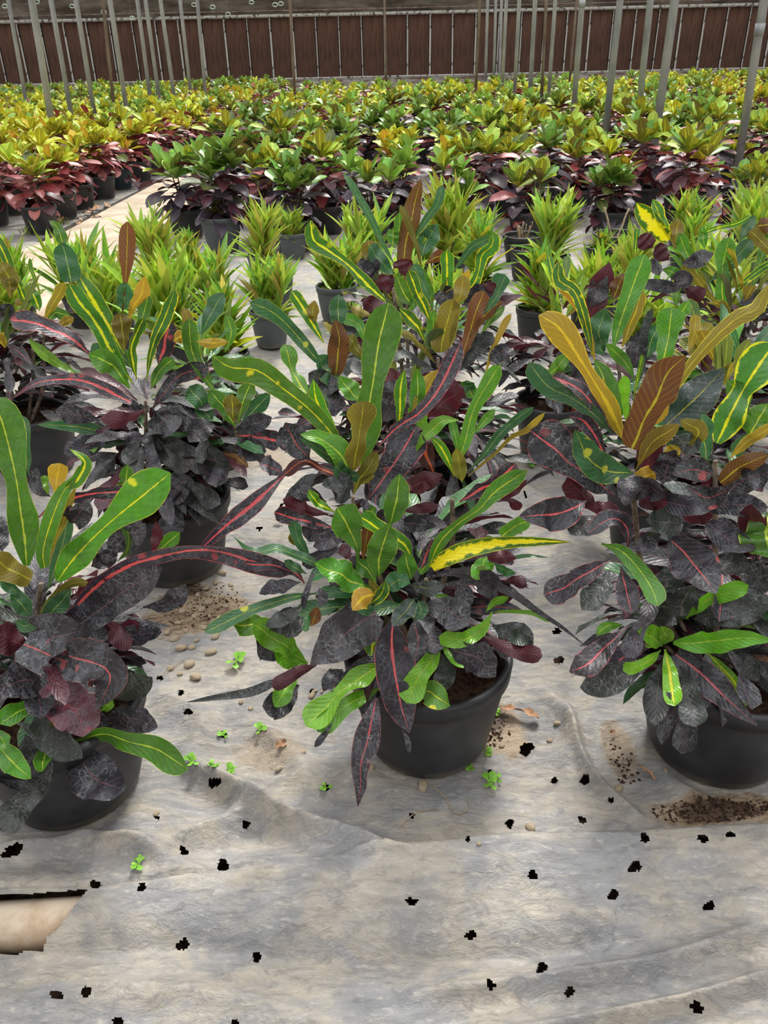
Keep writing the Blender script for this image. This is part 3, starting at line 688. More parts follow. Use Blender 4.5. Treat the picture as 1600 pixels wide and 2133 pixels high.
TA = '''
@ 0 850 .25
g wa 280 8 0 .04 | 222,1315 195,1000 140,650 60,250 -20,20 -90,-90
gs fu 120 15 -.01 -.02 | 372,1330 360,1180 440,900 540,680 640,580
y tp 100 20 -.02 .0 | 560,660 660,570 710,450 580,340
gs wa 290 6 -.01 -.05 | 480,1440 600,1270 800,1060 1000,880 1200,720 1420,540
b fu 190 10 -.02 -.06 | 260,1430 130,1370 0,1290 -90,1230
oo ob 70 20 .0 .02 | 410,1300 470,1100 540,900 640,640
G st 110 10 .04 .06 | 400,1500 470,1300 540,1050 560,870
o sp 150 5 .08 .1 | 470,800 470,640 500,460
g ob 100 15 .08 .1 | 930,680 1040,620 1060,470
G st 90 10 .1 .12 | 240,560 210,300 180,60
d el 110 5 .1 .12 | 420,740 310,640 300,480
l st 55 5 .08 .1 | 400,720 380,640 370,560
p st 105 20 .02 .06 | 320,910 480,790 760,720 1120,680
d el 190 10 .02 .0 | 580,960 660,880 720,760
d fu 260 10 -.04 -.1 | 560,1880 800,1700 1060,1510 1350,1330
p st 190 15 -.05 0 | 500,1810 700,1590 900,1410 1100,1290 1300,1240 1600,1195 1880,1210 2160,1290 2450,1375
g ob 105 5 0 .0 | 1290,1215 1400,1120 1500,1035
m el 88 5 .0 .02 | 1290,1240 1310,1100 1300,945
d ob 150 5 -.06 -.1 | 1190,1660 1400,1630 1550,1470
d ob 120 5 -.06 -.1 | 1040,1900 1200,1880 1350,1870
m ob 120 5 -.05 -.08 | 960,1820 1060,1830 1160,1790
d el 230 5 .02 .03 | 900,1200 1050,1080 1210,960
d el 140 5 .0 .03 | 880,1300 900,1200 930,1100
g st 66 20 .01 .03 | 980,1280 1060,1180 1070,1050 1000,950
G el 150 5 -.04 -.06 | 350,1840 440,1690 520,1600 600,1510
b st 75 25 -.03 -.05 | 330,1710 450,1570 590,1470 735,1450
G el 110 15 -.06 -.07 | 110,1770 220,1810 340,1740
G el 140 5 -.04 -.05 | 260,1730 180,1640 90,1550
G st 90 15 -.03 -.05 | 250,1590 130,1530 0,1440
m el 200 10 -.02 -.05 | 620,1560 800,1520 1000,1460
d el 170 10 .0 .05 | 760,1320 860,1250 940,1150
d st 150 10 -.03 -.1 | 100,1850 0,1880 -60,1950
d el 150 0 .0 .05 | 20,1200 -20,1000 -60,900
@ 0 800 .4454
ds fu 190 8 -.1 -.17 | 110,1215 240,1270 370,1320 430,1400
ds tp 190 8 -.14 -.22 | 320,1270 420,1300 520,1370 452,1520
v fu 190 8 -.13 -.2 | 215,1405 300,1480 370,1560 390,1650
d fu 150 5 -.1 -.2 | 190,1400 100,1385 -20,1440
g st 112 8 -.1 -.26 | 355,1665 500,1640 640,1680 770,1730 880,1800
g st 85 15 -.1 -.2 | 265,1485 130,1510 0,1590
k ob 115 5 -.12 -.22 | 80,1580 190,1640 290,1690 388,1750
d ob 115 5 -.08 -.14 | 470,1570 600,1560 738,1605
k ob 120 5 -.06 -.12 | 520,1480 620,1420 712,1370
d el 190 5 -.12 -.24 | 355,1700 400,1790 470,1860 588,1895
g el 95 8 -.14 -.26 | -10,1680 50,1760 145,1845
g el 75 5 -.14 -.26 | 225,1690 205,1750 195,1815
g ob 60 5 -.14 -.2 | -20,1620 10,1660 30,1710
k st 120 10 -.15 -.27 | 240,1750 180,1880 90,1980 0,2090
k el 150 0 -.12 -.22 | 120,1640 160,1750 230,1850
d el 150 0 -.12 -.2 | 60,1700 60,1800 100,1900
b ob 110 10 -.1 -.15 | 300,1520 230,1540 190,1600
l ob 40 0 -.14 -.16 | 470,1530 500,1510 530,1480
m ob 90 10 -.04 -.1 | 470,1100 540,1160 610,1240
d ob 90 5 -.04 -.1 | 480,1210 600,1180 720,1160
d el 200 10 -.05 -.12 | 130,1230 220,1200 380,1150
m ob 140 10 -.05 -.1 | 120,1240 60,1200 -20,1160
'''
TC = '''
@ 1050 600 .34375
o wa 140 8 0 -.02 | 722,905 640,730 540,560 430,380 330,240 210,165
r fu 195 5 -.05 -.09 | 775,975 840,830 930,640 1010,500 1100,410
oo st 80 15 .0 .05 | 800,930 950,720 1120,480 1290,290 1430,170 1530,130 1600,-20
g st 135 5 .04 .07 | 950,500 990,330 1020,115
G st 110 10 -.01 -.04 | 655,880 540,760 400,660 260,590 150,450
p st 85 20 -.01 -.02 | 650,850 530,700 420,590 290,535
p ob 80 15 -.02 -.04 | 630,1060 570,930 490,810 395,775
Gs el 165 10 -.03 -.08 | 785,1120 640,1110 520,1040 430,860
pp st 235 5 -.04 -.07 | 665,1255 520,1140 330,1000 160,860
pp el 175 5 -.06 -.15 | 500,1290 350,1360 90,1385
pp ob 115 10 -.06 -.12 | 750,1570 745,1450 640,1400 485,1500
ks el 190 5 .0 .03 | 960,850 1060,760 1190,640 1335,485
ye wa 215 5 .0 .04 | 1290,940 1360,790 1450,620 1540,470 1640,340
l st 58 5 -.03 -.03 | 740,810 735,680 725,530
g el 130 10 .02 .04 | 695,830 640,640 550,430
oo st 60 20 .02 .03 | 690,740 600,600 540,500
b ob 100 10 -.05 -.09 | 800,1100 900,940 1065,825
b el 95 10 -.04 -.06 | 1120,960 1180,870 1070,800
o el 70 5 .02 .02 | 905,840 950,750 1000,670
o el 85 0 -.02 -.04 | 980,1030 1020,1000 1060,960
o fu 110 0 -.05 -.08 | 800,1200 850,1150 915,1120
d el 120 10 -.06 -.12 | 790,1120 760,1220 730,1320
d fu 130 10 -.05 -.12 | 740,1220 860,1200 985,1260
m fu 110 10 -.06 -.12 | 830,1270 900,1290 980,1250
d fu 110 10 -.06 -.12 | 900,1270 1050,1310 1248,1350
m fu 100 10 -.05 -.12 | 1080,1380 1170,1380 1245,1355
ds el 140 10 -.03 -.07 | 1270,1130 1150,1100 1020,1130
ds el 130 10 -.05 -.1 | 1110,1200 1230,1270 1370,1220
d fu 150 5 .0 -.04 | 1360,1230 1480,1150 1640,1110
d el 150 5 -.06 -.12 | 1210,1400 1330,1500 1525,1585
d fu 120 5 -.05 -.1 | 1240,1320 1400,1310 1600,1330
m el 150 5 -.06 -.12 | 1510,1580 1500,1450 1500,1310
r fu 100 10 .0 -.04 | 1310,1180 1440,1080 1600,1010
m fu 150 5 -.01 -.03 | 860,1100 890,980 880,830
d el 150 10 -.02 -.04 | 960,1190 1000,1060 1040,980
Gs ob 110 5 -.01 -.03 | 1230,1080 1210,900 1200,760
ks ob 130 10 -.02 -.05 | 1000,960 1100,930 1180,990
g ob 110 5 .02 .04 | 1480,780 1430,640 1350,560
G st 80 5 .03 .06 | 1540,880 1440,940 1400,1010
oo st 70 10 -.01 -.04 | 1370,1030 1480,930 1640,830
g el 150 5 .0 .0 | 1480,900 1540,800 1600,700
m el 160 5 -.03 -.06 | 560,1320 450,1230 380,1150
k ob 150 5 -.07 -.13 | 560,1380 470,1440 400,1490
k el 200 5 -.07 -.12 | 1090,1430 980,1420 860,1400
m ob 90 5 -.04 -.06 | 480,1330 560,1330 700,1350
d el 110 0 -.09 -.14 | 860,1540 880,1560 800,1590
g el 260 5 -.08 -.14 | 1600,1360 1590,1500 1620,1640
@ 1050 1050 .34375
ds el 235 5 -.1 -.22 | 985,195 1110,310 1200,430 1288,545
g st 112 8 -.09 -.2 | 590,240 720,290 830,410 900,520 932,620
pp st 150 5 -.1 -.2 | 640,340 500,420 370,500 240,550
k ob 150 5 -.1 -.2 | 640,400 580,520 470,640
pp ob 130 5 -.11 -.2 | 710,380 740,520 775,665
d wa 120 5 -.12 -.24 | 900,520 880,650 810,780 735,930
pp ob 145 5 -.12 -.25 | 750,740 630,850 520,960 395,1018
k ob 165 5 -.13 -.27 | 955,920 760,1010 600,1080 460,1110
l el 120 5 -.15 -.2 | 960,860 890,800 810,770
l el 80 10 -.15 -.18 | 940,850 980,800 950,740
l la 145 5 -.15 -.22 | 1025,840 1200,840 1400,810 1650,830
ly st 100 5 -.15 -.27 | 975,880 1000,990 1015,1110 1035,1225
l st 72 5 -.15 -.24 | 950,885 860,960 722,1010
k ob 145 5 -.16 -.29 | 965,950 930,1120 915,1345
k st 150 5 -.16 -.29 | 1050,960 1110,1130 1160,1350
pp tp 165 5 -.15 -.3 | 1040,910 1200,1030 1350,1180 1538,1345
ly st 72 10 -.13 -.24 | 1220,890 1340,1010 1420,1120 1452,1235
l st 95 10 -.1 -.14 | 1105,690 1220,590 1340,540 1480,490
k el 210 5 -.1 -.16 | 1150,700 1330,640 1640,580
k ob 120 5 -.12 -.2 | 1290,890 1440,950 1545,1070
k el 120 5 -.1 -.17 | 880,700 960,690 1050,730
k el 160 5 -.06 -.12 | 1060,700 1090,580 1150,490
k el 160 5 -.05 -.11 | 990,620 980,500 970,380
k el 150 5 -.06 -.12 | 1300,330 1400,370 1460,420
k el 180 5 -.06 -.12 | 1440,420 1540,440 1640,420
k el 150 0 -.12 -.2 | 1100,920 1020,1000 960,1040
g el 60 10 -.12 -.18 | 560,800 620,740 720,730
v st 60 0 -.12 -.16 | 780,560 740,650 720,660
'''
TD = '''
@ 0 400 .375
y st 95 10 0 .02 | 735,1060 620,890 530,720 440,610 385,510
y ob 105 10 .02 .06 | 690,900 600,740 510,590 430,450
G fu 112 5 .04 .06 | 395,500 375,400 345,280
g tp 55 15 .06 .07 | 350,290 320,200 272,158
r sp 85 10 .03 .06 | 682,660 698,480 705,340 708,165
o ob 70 15 .02 .03 | 712,720 750,620 790,560 805,468
g sp 72 5 .02 .04 | 750,840 790,700 825,572
b ob 100 5 -.02 -.02 | 690,880 682,780 665,670
G el 95 5 .03 .04 | 680,660 690,590 690,500
ye st 66 20 .0 .03 | 815,1040 835,900 900,730 975,540
p st 105 15 0 -.02 | 510,910 400,820 250,745 55,705
p tp 66 15 -.02 -.05 | 730,1170 560,1085 400,1040 220,1055 55,1155
l ob 58 15 -.01 -.03 | 445,1020 340,960 235,895 158,815
p el 110 10 .03 .05 | 880,950 920,830 935,695
g st 65 10 -.01 -.02 | 840,1090 890,990 965,925
ds st 90 10 -.02 .0 | 850,1200 920,1105 1010,1010 1160,980
Gs tp 62 15 -.03 -.08 | 570,1330 400,1300 205,1292
y st 60 25 0 .01 | 760,1040 735,940 740,820 800,700
G st 120 10 .02 .03 | 740,980 650,900 500,910
g ob 110 5 .0 -.02 | 720,1090 620,960 490,900
d el 160 10 -.05 -.1 | 900,1190 920,1260 830,1310
d el 85 10 -.05 -.09 | 930,1300 1010,1290 1085,1280
d el 115 5 -.06 -.12 | 1190,1290 1110,1320 1050,1390
m ob 85 10 -.04 -.08 | 800,1210 700,1260 555,1260
d ob 100 5 -.05 -.09 | 560,1270 430,1240 305,1215
k st 125 5 -.06 -.13 | 900,1350 1000,1430 1090,1490 1180,1545
k ob 100 5 -.06 -.13 | 1150,1380 1200,1480 1250,1600
d ob 100 5 -.06 -.12 | 880,1360 850,1430 790,1495
d ob 100 5 -.06 -.12 | 740,1390 720,1460 700,1530
d el 110 5 -.06 -.1 | 720,1330 740,1380 740,1430
g el 60 5 -.07 -.12 | 540,1360 520,1400 520,1450
d ob 125 5 -.06 -.12 | 640,1360 500,1400 355,1450
g ob 90 5 .0 -.01 | 1310,1310 1240,1190 1160,1100
g ob 82 5 .0 .02 | 1320,1290 1355,1150 1405,1040
b ob 92 5 -.02 -.03 | 1300,1280 1290,1190 1290,1120
G ob 80 5 .0 .0 | 1340,1290 1430,1190 1500,1120
g st 82 10 .0 .02 | 1210,1130 1100,970 1060,840 1050,700
b st 50 20 .02 .04 | 1130,980 1080,850 1040,700 1020,640
G ob 95 5 .03 .05 | 1120,790 1180,660 1245,560
g ob 62 5 .0 .02 | 1250,890 1285,780 1255,680
o el 50 5 .0 .0 | 1090,830 1180,840 1270,830
o el 62 0 .02 .02 | 960,830 1010,800 1050,780
d ob 95 5 -.04 -.07 | 1300,1320 1400,1290 1510,1250
p st 105 5 -.04 -.08 | 1310,1350 1420,1360 1560,1385
G st 120 10 .0 .01 | 1180,1290 1120,1180 1050,1080
r ob 45 10 -.08 -.12 | 1240,1450 1320,1480 1380,1530
d el 130 5 -.07 -.1 | 1310,1420 1400,1430 1480,1440
k el 170 5 -.06 -.11 | 950,1370 900,1420 830,1460
@ 0 850 .25
d el 150 0 -.08 -.14 | 900,230 760,300 560,380
k el 130 0 -.1 -.15 | 960,380 860,500 800,600
k ob 150 5 -.1 -.2 | 1330,380 1450,450 1600,480
d fu 200 5 -.12 -.2 | 1560,560 1450,700 1380,780
d ob 180 5 -.14 -.22 | 1500,780 1450,930 1370,1080
k ob 160 5 -.12 -.2 | 1580,600 1700,720 1840,800
d ob 150 5 -.12 -.2 | 1640,480 1760,560 1900,600
k ob 130 5 -.1 -.2 | 1160,260 1090,380 1060,480
d el 130 5 .0 .03 | 1050,1130 1060,1020 1080,930
g ob 70 5 -.1 -.16 | 830,1560 850,1500 900,1480
'''
TF = '''
@ 750 450 .21875
b fu 205 5 -.02 -.04 | 770,1300 800,1120 850,940 890,790
b ob 145 10 -.03 -.01 | 880,880 960,740 985,560
r st 155 10 .02 .05 | 960,1400 1020,1180 1090,960 1180,710
r ob 110 10 .03 .06 | 1040,1150 1160,980 1260,870 1365,815
y st 110 8 -.01 -.02 | 670,1010 610,860 540,720 465,520
g el 125 10 .0 -.01 | 500,850 420,740 345,560
g ob 75 15 .0 -.01 | 440,910 500,860 540,730
G st 92 10 .03 .05 | 670,820 600,640 510,460
y ob 105 10 .0 -.02 | 625,1210 560,1080 470,970 370,880
g fu 120 5 .0 .0 | 730,1260 700,1100 700,900
k st 140 10 .0 .02 | 930,1480 1090,1290 1260,1110
d el 150 5 .0 .03 | 1230,1380 1330,1300 1420,1240
oo st 58 25 .0 .06 | 1190,1520 1260,1290 1350,1080 1440,930
m el 165 10 -.03 -.08 | 700,1600 850,1640 1010,1720
d el 150 10 -.04 -.09 | 760,1650 830,1770 900,1810
k st 95 15 -.02 -.05 | 700,1460 560,1390 400,1320 250,1380
b st 62 25 -.01 -.04 | 720,1400 600,1260 480,1140 370,1100
m ob 120 5 .1 .1 | 290,740 240,660 200,550
m ob 125 5 .1 .1 | 430,560 420,480 410,405
G st 95 10 .03 .05 | 1180,930 1300,760 1385,560
g ob 80 10 .04 .06 | 1150,1130 1250,980 1380,860
d el 120 5 .05 .08 | 700,760 800,780 870,800
d ob 200 5 -.05 -.09 | 430,1620 300,1690 200,1820
m ob 150 5 -.04 -.08 | 420,1560 340,1520 240,1560
d el 170 5 -.04 -.08 | 420,1520 440,1600 500,1670
m fu 150 10 -.03 -.05 | 700,1560 600,1640 560,1720
G el 100 5 -.02 -.06 | 960,1600 1040,1620 1090,1590
g el 140 5 -.02 -.06 | 940,1600 1040,1660 1080,1740
y ob 50 10 -.01 -.02 | 840,1260 890,1060 930,860
@ 500 350 .375
y wa 78 20 -.04 -.03 | 810,740 700,640 590,530 480,450 410,400 392,290
Gs st 82 15 -.06 -.06 | 480,1130 390,1020 280,890 180,800 55,745
r fu 102 5 -.07 -.08 | 532,1150 545,1040 548,940 530,845
y st 66 10 -.03 0 | 465,970 400,860 340,760 285,680
b el 62 5 -.02 -.02 | 420,860 405,800 415,735
G el 95 5 -.04 -.02 | 550,880 545,780 550,700
b ob 60 20 -.07 -.08 | 560,1000 520,900 460,860
b ob 50 5 .0 .0 | 740,830 680,800 615,770
m el 120 5 .03 .03 | 760,830 740,770 680,740
g st 60 10 -.01 .02 | 700,980 660,870 570,830
G el 140 10 -.06 -.09 | 560,1180 480,1120 430,1040
b ob 75 25 -.04 -.06 | 680,1060 640,990 600,930
m ob 100 5 .0 .0 | 690,1060 670,1000 650,940
G ob 60 5 .0 .02 | 620,960 680,920 720,1000
k el 130 5 -.08 -.11 | 560,1180 480,1200 380,1140
d el 150 5 -.08 -.13 | 430,1240 500,1290 590,1310
G el 100 5 -.07 -.11 | 540,1180 520,1230 550,1240
g el 80 5 .0 .0 | 780,1080 800,1010 830,960
'''
TF2 = '''
@ 500 350 .375
r fu 88 5 0 .04 | 905,560 920,430 960,250 1005,60
G st 44 10 .0 .03 | 862,545 790,410 700,230 610,80 572,30
b st 36 15 -.02 .0 | 1012,575 980,420 930,290 888,205
G st 46 15 .02 .04 | 960,400 1030,290 1095,200 1125,95
ye wa 92 8 -.02 -.03 | 1195,770 1290,650 1330,560 1350,480 1400,430 1405,350
y st 72 5 -.03 -.03 | 1150,800 1150,680 1150,560 1148,455
G st 46 15 0 .0 | 1180,580 1240,500 1300,430 1395,385
g ob 60 5 .04 .04 | 890,480 880,380 890,240
b st 82 5 -.01 .0 | 770,590 730,500 712,400
G st 92 8 -.02 -.02 | 860,590 790,530 720,430
G el 100 10 .0 .02 | 1010,490 1040,400 1100,310
y ob 50 10 .0 .02 | 1010,420 1050,360 1080,310
m ob 100 5 -.05 -.05 | 920,600 910,560 905,505
g st 70 5 .02 .04 | 850,440 850,380 855,340
m el 110 5 -.04 -.06 | 830,700 800,640 770,590
d el 140 5 -.04 -.06 | 760,620 700,570 640,545
d el 100 5 -.03 -.06 | 1080,700 1170,720 1200,740
r ob 62 5 -.01 -.01 | 1030,530 1080,500 1150,480
g st 60 10 -.02 -.02 | 1070,780 1040,650 980,560
o el 40 5 -.01 -.01 | 1240,640 1270,580 1280,570
d el 130 5 -.05 -.09 | 1240,760 1340,720 1400,700
m fu 90 5 -.05 -.09 | 1310,760 1370,700 1420,640
G st 90 5 -.02 -.02 | 1330,760 1400,700 1470,590
'''
TG = '''
@ 1000 400 .375
g st 112 8 0 .05 | 735,880 790,690 850,520 915,345
G el 115 5 0 .02 | 695,880 660,780 700,640
oo ob 92 10 .02 .03 | 790,860 850,700 905,540
ye st 62 20 -.01 .02 | 625,910 590,740 530,560 440,490 440,390
o st 45 30 -.01 .02 | 640,950 610,800 560,650 430,500
g ob 62 8 -.06 -.08 | 860,1050 810,950 700,840
G el 105 8 -.01 .0 | 930,920 950,830 1010,720
g ob 62 5 .02 .04 | 1120,760 1110,700 1160,600
g ob 40 5 .04 .05 | 1100,640 1090,600 1100,550
oo st 55 5 .0 .03 | 1160,890 1190,780 1200,680
b st 80 5 .0 .03 | 1160,910 1220,820 1290,730
k st 42 10 -.02 .0 | 860,1110 905,950 910,800 955,645
y ob 26 10 -.03 -.01 | 850,1150 880,1020 905,880
d el 90 5 .0 .0 | 860,960 880,860 900,760
m el 120 5 .06 .08 | 600,720 650,600 720,390
d el 100 5 .06 .08 | 600,640 650,560 700,450
r el 80 5 .06 .08 | 740,600 770,520 800,450
G el 90 5 .0 .02 | 690,900 640,830 660,760
d el 140 5 -.02 -.05 | 560,980 500,940 420,900
g ob 70 10 -.04 -.07 | 330,1010 400,1000 490,900
d el 120 5 -.04 -.09 | 600,1020 540,1040 460,1010
G el 90 5 -.04 -.09 | 420,1000 460,990 500,1020
G st 30 5 .03 .05 | 1450,920 1420,810 1390,740
G el 110 5 .02 .04 | 1330,960 1350,880 1380,790
g el 90 5 .0 .02 | 1170,1100 1180,1040 1150,990
m ob 60 5 .0 .02 | 1270,1040 1260,960 1270,880
d el 130 5 -.05 -.1 | 480,1180 420,1160 360,1150
'''
TH = '''
@ 1000 400 .375
g wa 92 5 .0 .03 | 1355,660 1345,540 1350,400 1385,250
oo st 46 25 .0 -.01 | 1345,650 1260,550 1190,470 1150,400
ye st 42 15 .0 -.01 | 1385,600 1470,500 1560,430 1640,380
G st 72 8 .02 .04 | 1270,500 1390,400 1510,265
g st 60 10 .02 .05 | 1210,450 1150,340 1105,230
b ob 60 5 .02 .03 | 1160,480 1150,430 1175,385
b st 72 10 .04 .04 | 1640,370 1570,280 1500,215
y st 28 20 .06 .08 | 1140,280 1280,210 1420,175 1505,130
Y fu 90 5 .06 .10 | 1050,265 960,180 900,110 870,60
ye ob 60 8 .06 .09 | 1060,270 1010,160 960,40
y st 30 5 .03 .05 | 860,360 865,290 875,200
m el 95 5 .02 .02 | 960,310 920,270 890,240
m el 85 5 .02 .02 | 1050,380 1010,330 1000,280
d el 90 5 -.02 -.05 | 1010,410 970,420 930,430
b ob 70 5 .04 .07 | 1080,320 1090,230 1110,150
g ob 50 5 .04 .07 | 1250,320 1240,250 1235,190
g ob 60 5 .0 -.04 | 1010,430 1060,440 1110,470
d el 80 5 .0 -.03 | 1120,400 1200,380 1300,340
m ob 90 5 -.02 -.06 | 1140,520 1190,560 1240,600
d fu 62 5 -.02 -.07 | 1110,540 1000,520 880,510
d ob 80 5 -.03 -.08 | 1060,480 1120,470 1160,530
d el 90 5 -.02 -.08 | 1440,620 1520,600 1640,600
r el 80 5 .06 .06 | 1530,190 1600,180 1650,160
G ob 55 5 .06 .09 | 1440,280 1480,200 1530,130
'''
TE = '''
@ 0 440 .1875
y st 110 8 0 .04 | 340,1160 240,900 120,640 0,380 -40,260
b fu 175 5 -.02 -.02 | 110,860 90,720 0,570
b ob 120 5 -.02 -.02 | 110,970 110,860 150,740
y el 115 8 .01 .03 | 440,1110 400,990 320,830
ye st 50 15 .03 .05 | 450,950 400,780 340,640 330,520
oo st 115 10 .01 .04 | 490,1210 590,1030 720,800
b st 70 15 .0 .0 | 330,1150 250,1030 160,1000
oo ob 55 10 .03 .05 | -30,500 60,440 70,290
d ob 160 5 -.02 -.05 | 0,1230 80,1130 140,1040
po ob 100 5 -.02 -.04 | -40,1170 20,1110 80,1060
g ob 130 10 .02 .05 | 520,1230 620,1130 780,1160
oo ob 90 10 .0 .03 | 600,1300 700,1240 820,1180
d el 130 5 .0 .02 | 760,1120 800,1050 860,990
'''
HK = ['d', 'd', 'k', 'pp', 'd', 'm', 'k', 'G']
croton('A', PA, .19, .255, 'front slim-leaved croton cut by the left edge, three broad glossy green leaves on top', TA,
       [[(85, 1215), (78, 1290), (80, 1340)], [(75, 1350, ), (110, 1400)], [(70, 1430), (110, 1440)]],
       [(0, 0, .24, .42, 26, .09, HK, {}), (0, .02, .3, .5, 14, .06, HK, {'ang': (-.2, 3.6)})], 11)
croton('B', PB, .186, .255, 'slim-leaved croton in the centre front black pot, long yellow leaf pointing right', TB,
       [[(736, 1035), (745, 1100), (790, 1200), (850, 1330)], [(942, 1040), (940, 1150), (900, 1300)], [(888, 1205), (880, 1330)], [(785, 1245), (830, 1340)]],
       [(-.02, 0, .26, .46, 34, .10, HK, {'ln': (.11, .19)}), (-.02, .04, .40, .52, 24, .08, HK, {'ang': (-.4, 3.6)})], 12)
croton('C', PC, .196, .26, 'front slim-leaved croton cut by the right edge, upright orange and brown leaves', TC,
       [[(1318, 980), (1325, 1090), (1345, 1200), (1440, 1380)], [(1490, 960), (1490, 1100), (1490, 1300)], [(1385, 1345), (1450, 1400)], [(1415, 1290), (1470, 1400)]],
       [(-.08, -.02, .26, .50, 40, .12, HK, {'ln': (.12, .2)}), (.02, .04, .36, .54, 26, .10, HK, {'ang': (-.4, 3.6)})], 13)
croton('D', PD, .19, .255, 'slim-leaved croton behind the left front one, upright yellow-ribbed leaves over a dark skirt', TD,
       [[(303, 835), (305, 900), (310, 980), (330, 1040)], [(492, 890), (480, 960), (400, 1050)], [(300, 880), (330, 990), (345, 1050)]],
       [(-.02, -.02, .28, .50, 40, .10, HK, {'ln': (.13, .22)}), (.15, .0, .34, .48, 18, .06, HK, {}), (-.02, .05, .42, .55, 14, .08, HK, {'ang': (-.4, 3.6)})], 14)
croton('F', PFF, .18, .25, 'slim-leaved croton of the second row right behind the centre pot, with brown upright leaves', TF,
       [[(912, 745), (910, 820), (880, 960)], [(820, 600), (830, 700), (860, 950)], [(690, 790), (720, 860), (820, 960)]],
       [(-.1, .0, .28, .52, 46, .16, HK, {'sx': 1.4}), (.1, .0, .3, .5, 24, .1, HK, {}), (-.05, .05, .45, .58, 10, .08, HK, ['g', 'G', 'oo'], 8, {'ang': (-.3, 3.5)})], 15)
croton('G', PG_, .18, .25, 'second-row slim-leaved croton behind the right front pot with one tall glossy green leaf', TG,
       [[(1285, 735), (1300, 820), (1360, 960)], [(1420, 740), (1400, 850)]],
       [(-.08, .0, .28, .52, 40, .14, HK, {'sx': 1.4}), (.12, .0, .3, .58, 30, .12, HK, ['g', 'G', 'b', 'oo'], 14, {})], 16)
croton('F2', (.14, 2.92), .18, .25, 'third-row slim-leaved croton with a tall reddish-brown leaf and a twisted yellow leaf', TF2,
       [[(845, 560), (848, 640), (850, 760)], [(935, 640), (900, 720)]],
       [(.0, .0, .30, .56, 44, .16, HK, ['G', 'g', 'b'], 6, {'sx': 1.5})], 17)
croton('H', (1.36, 2.95), .18, .25, 'third-row slim-leaved croton near the right edge with curly yellow leaves', TH,
       [[(1510, 645), (1500, 720)], [(1400, 560), (1440, 700)]],
       [(.0, .0, .30, .56, 60, .2, HK, ['G', 'g', 'b', 'oo'], 14, {'sx': 1.6}), (.35, -.1, .30, .56, 20, .12, HK, ['G', 'g'], 8, {})], 18)
croton('E', PE, .185, .25, 'third-row slim-leaved croton at the left edge, yellow-banded leaves above dark ones', TE,
       [[(60, 660), (70, 760)], [(90, 690), (90, 800)]],
       [(.0, -.02, .28, .52, 50, .14, HK, ['G', 'g', 'y', 'oo'], 10, {'sx': 1.3, 'ln': (.13, .24)})], 19)
# pots of the third row that show little more than young shoots and a few dark leaves
croton('R', (.66, 2.86), .15, .24, 'small croton of the third row right of the centre, lime shoots over purple leaves', '',
       [[(.02, 0, .4), (.01, 0, .3)]], [(.0, .0, .28, .46, 30, .14, ['m', 'd', 'd', 'k', 'm'], {'ln': (.12, .2)}), (0, 0, .4, .56, 0, .14, HK, ['l', 'n2', 'n1', 'y', 'l', 'b', 'm'], 34, {'ln': (.12, .2), 'wd': (.018, .03)})], 20)
croton('S', (-.66, 2.88), .16, .24, 'small green croton of the third row behind the left middle croton', '',
       [[(.02, 0, .4), (.01, 0, .3)]], [(.0, .0, .28, .42, 22, .10, ['G', 'k', 'G', 'g', 'd'], {'ln': (.1, .18)}), (0, 0, .36, .46, 0, .08, HK, ['l', 'g', 'n1', 'G', 'l'], 16, {'ln': (.12, .2), 'wd': (.018, .03)})], 21)
croton('T', (1.95, 3.62), .15, .24, 'fourth-row croton at the right edge with green and yellow leaves', '',
       [[(.02, 0, .4), (.01, 0, .3)]], [(.0, .0, .28, .5, 26, .16, ['m', 'd', 'k', 'G'], {'ln': (.12, .2)}), (0, 0, .42, .6, 0, .16, HK, ['l', 'G', 'g', 'ye', 'oo', 'y'], 34, {'ln': (.14, .24), 'wd': (.024, .04)})], 22)
croton('U', (-1.95, 3.45), .15, .24, 'fourth-row croton at the left edge with lime and bronze leaves', '',
       [[(.02, 0, .4), (.01, 0, .3)]], [(.0, .0, .28, .5, 20, .14, ['m', 'd', 'k', 'G'], {'ln': (.12, .2)}), (0, 0, .42, .6, 0, .16, HK, ['l', 'n1', 'g', 'y', 'oo'], 30, {'ln': (.14, .22), 'wd': (.02, .034)})], 23)
# ------------------------------------------------------------------ slim-leaved green crotons in small pots
def slim_foliage(seed, n, hgt, ln, sp, pals, stems=5):
    rng = random.Random(seed); lb = LB()
    for s_ in range(stems):
        a = s_ * 6.283 / stems + rng.uniform(-.4, .4); R_ = sp * rng.uniform(.3, 1)
        bx, by = R_ * math.cos(a), R_ * math.sin(a); top = hgt * rng.uniform(.75, 1.1)
        for i in range(n // stems):
            f = rng.random(); z = .16 + (top) * f
            az = rng.uniform(0, 6.283); el = rng.uniform(.8, 1.5) if f > .3 else rng.uniform(.35, 1.2)
            lb.radial((bx * (.5 + .5 * f), by * (.5 + .5 * f), z), az, el, rng.uniform(-.05, .45), rng.uniform(*ln), rng.uniform(.022, .036), 'la', rng.choice(pals), 7, 2, rng, fold=.45, wave=.05)
    return lb
SLIM = [slim_foliage(100 + i, 120, .20, (.13, .23), .11, ['n1', 'n2', 'n1', 'n3', 'n4', 'n2'], 6).mesh('foliage') for i in range(3)] + \
       [slim_foliage(200, 120, .16, (.11, .18), .06, ['n4', 'n1', 'n4', 'n1', 'n5'], 5).mesh('foliage'), slim_foliage(201, 120, .24, (.14, .25), .09, ['n2', 'n3', 'n1', 'n3', 'n2'], 6).mesh('foliage')]
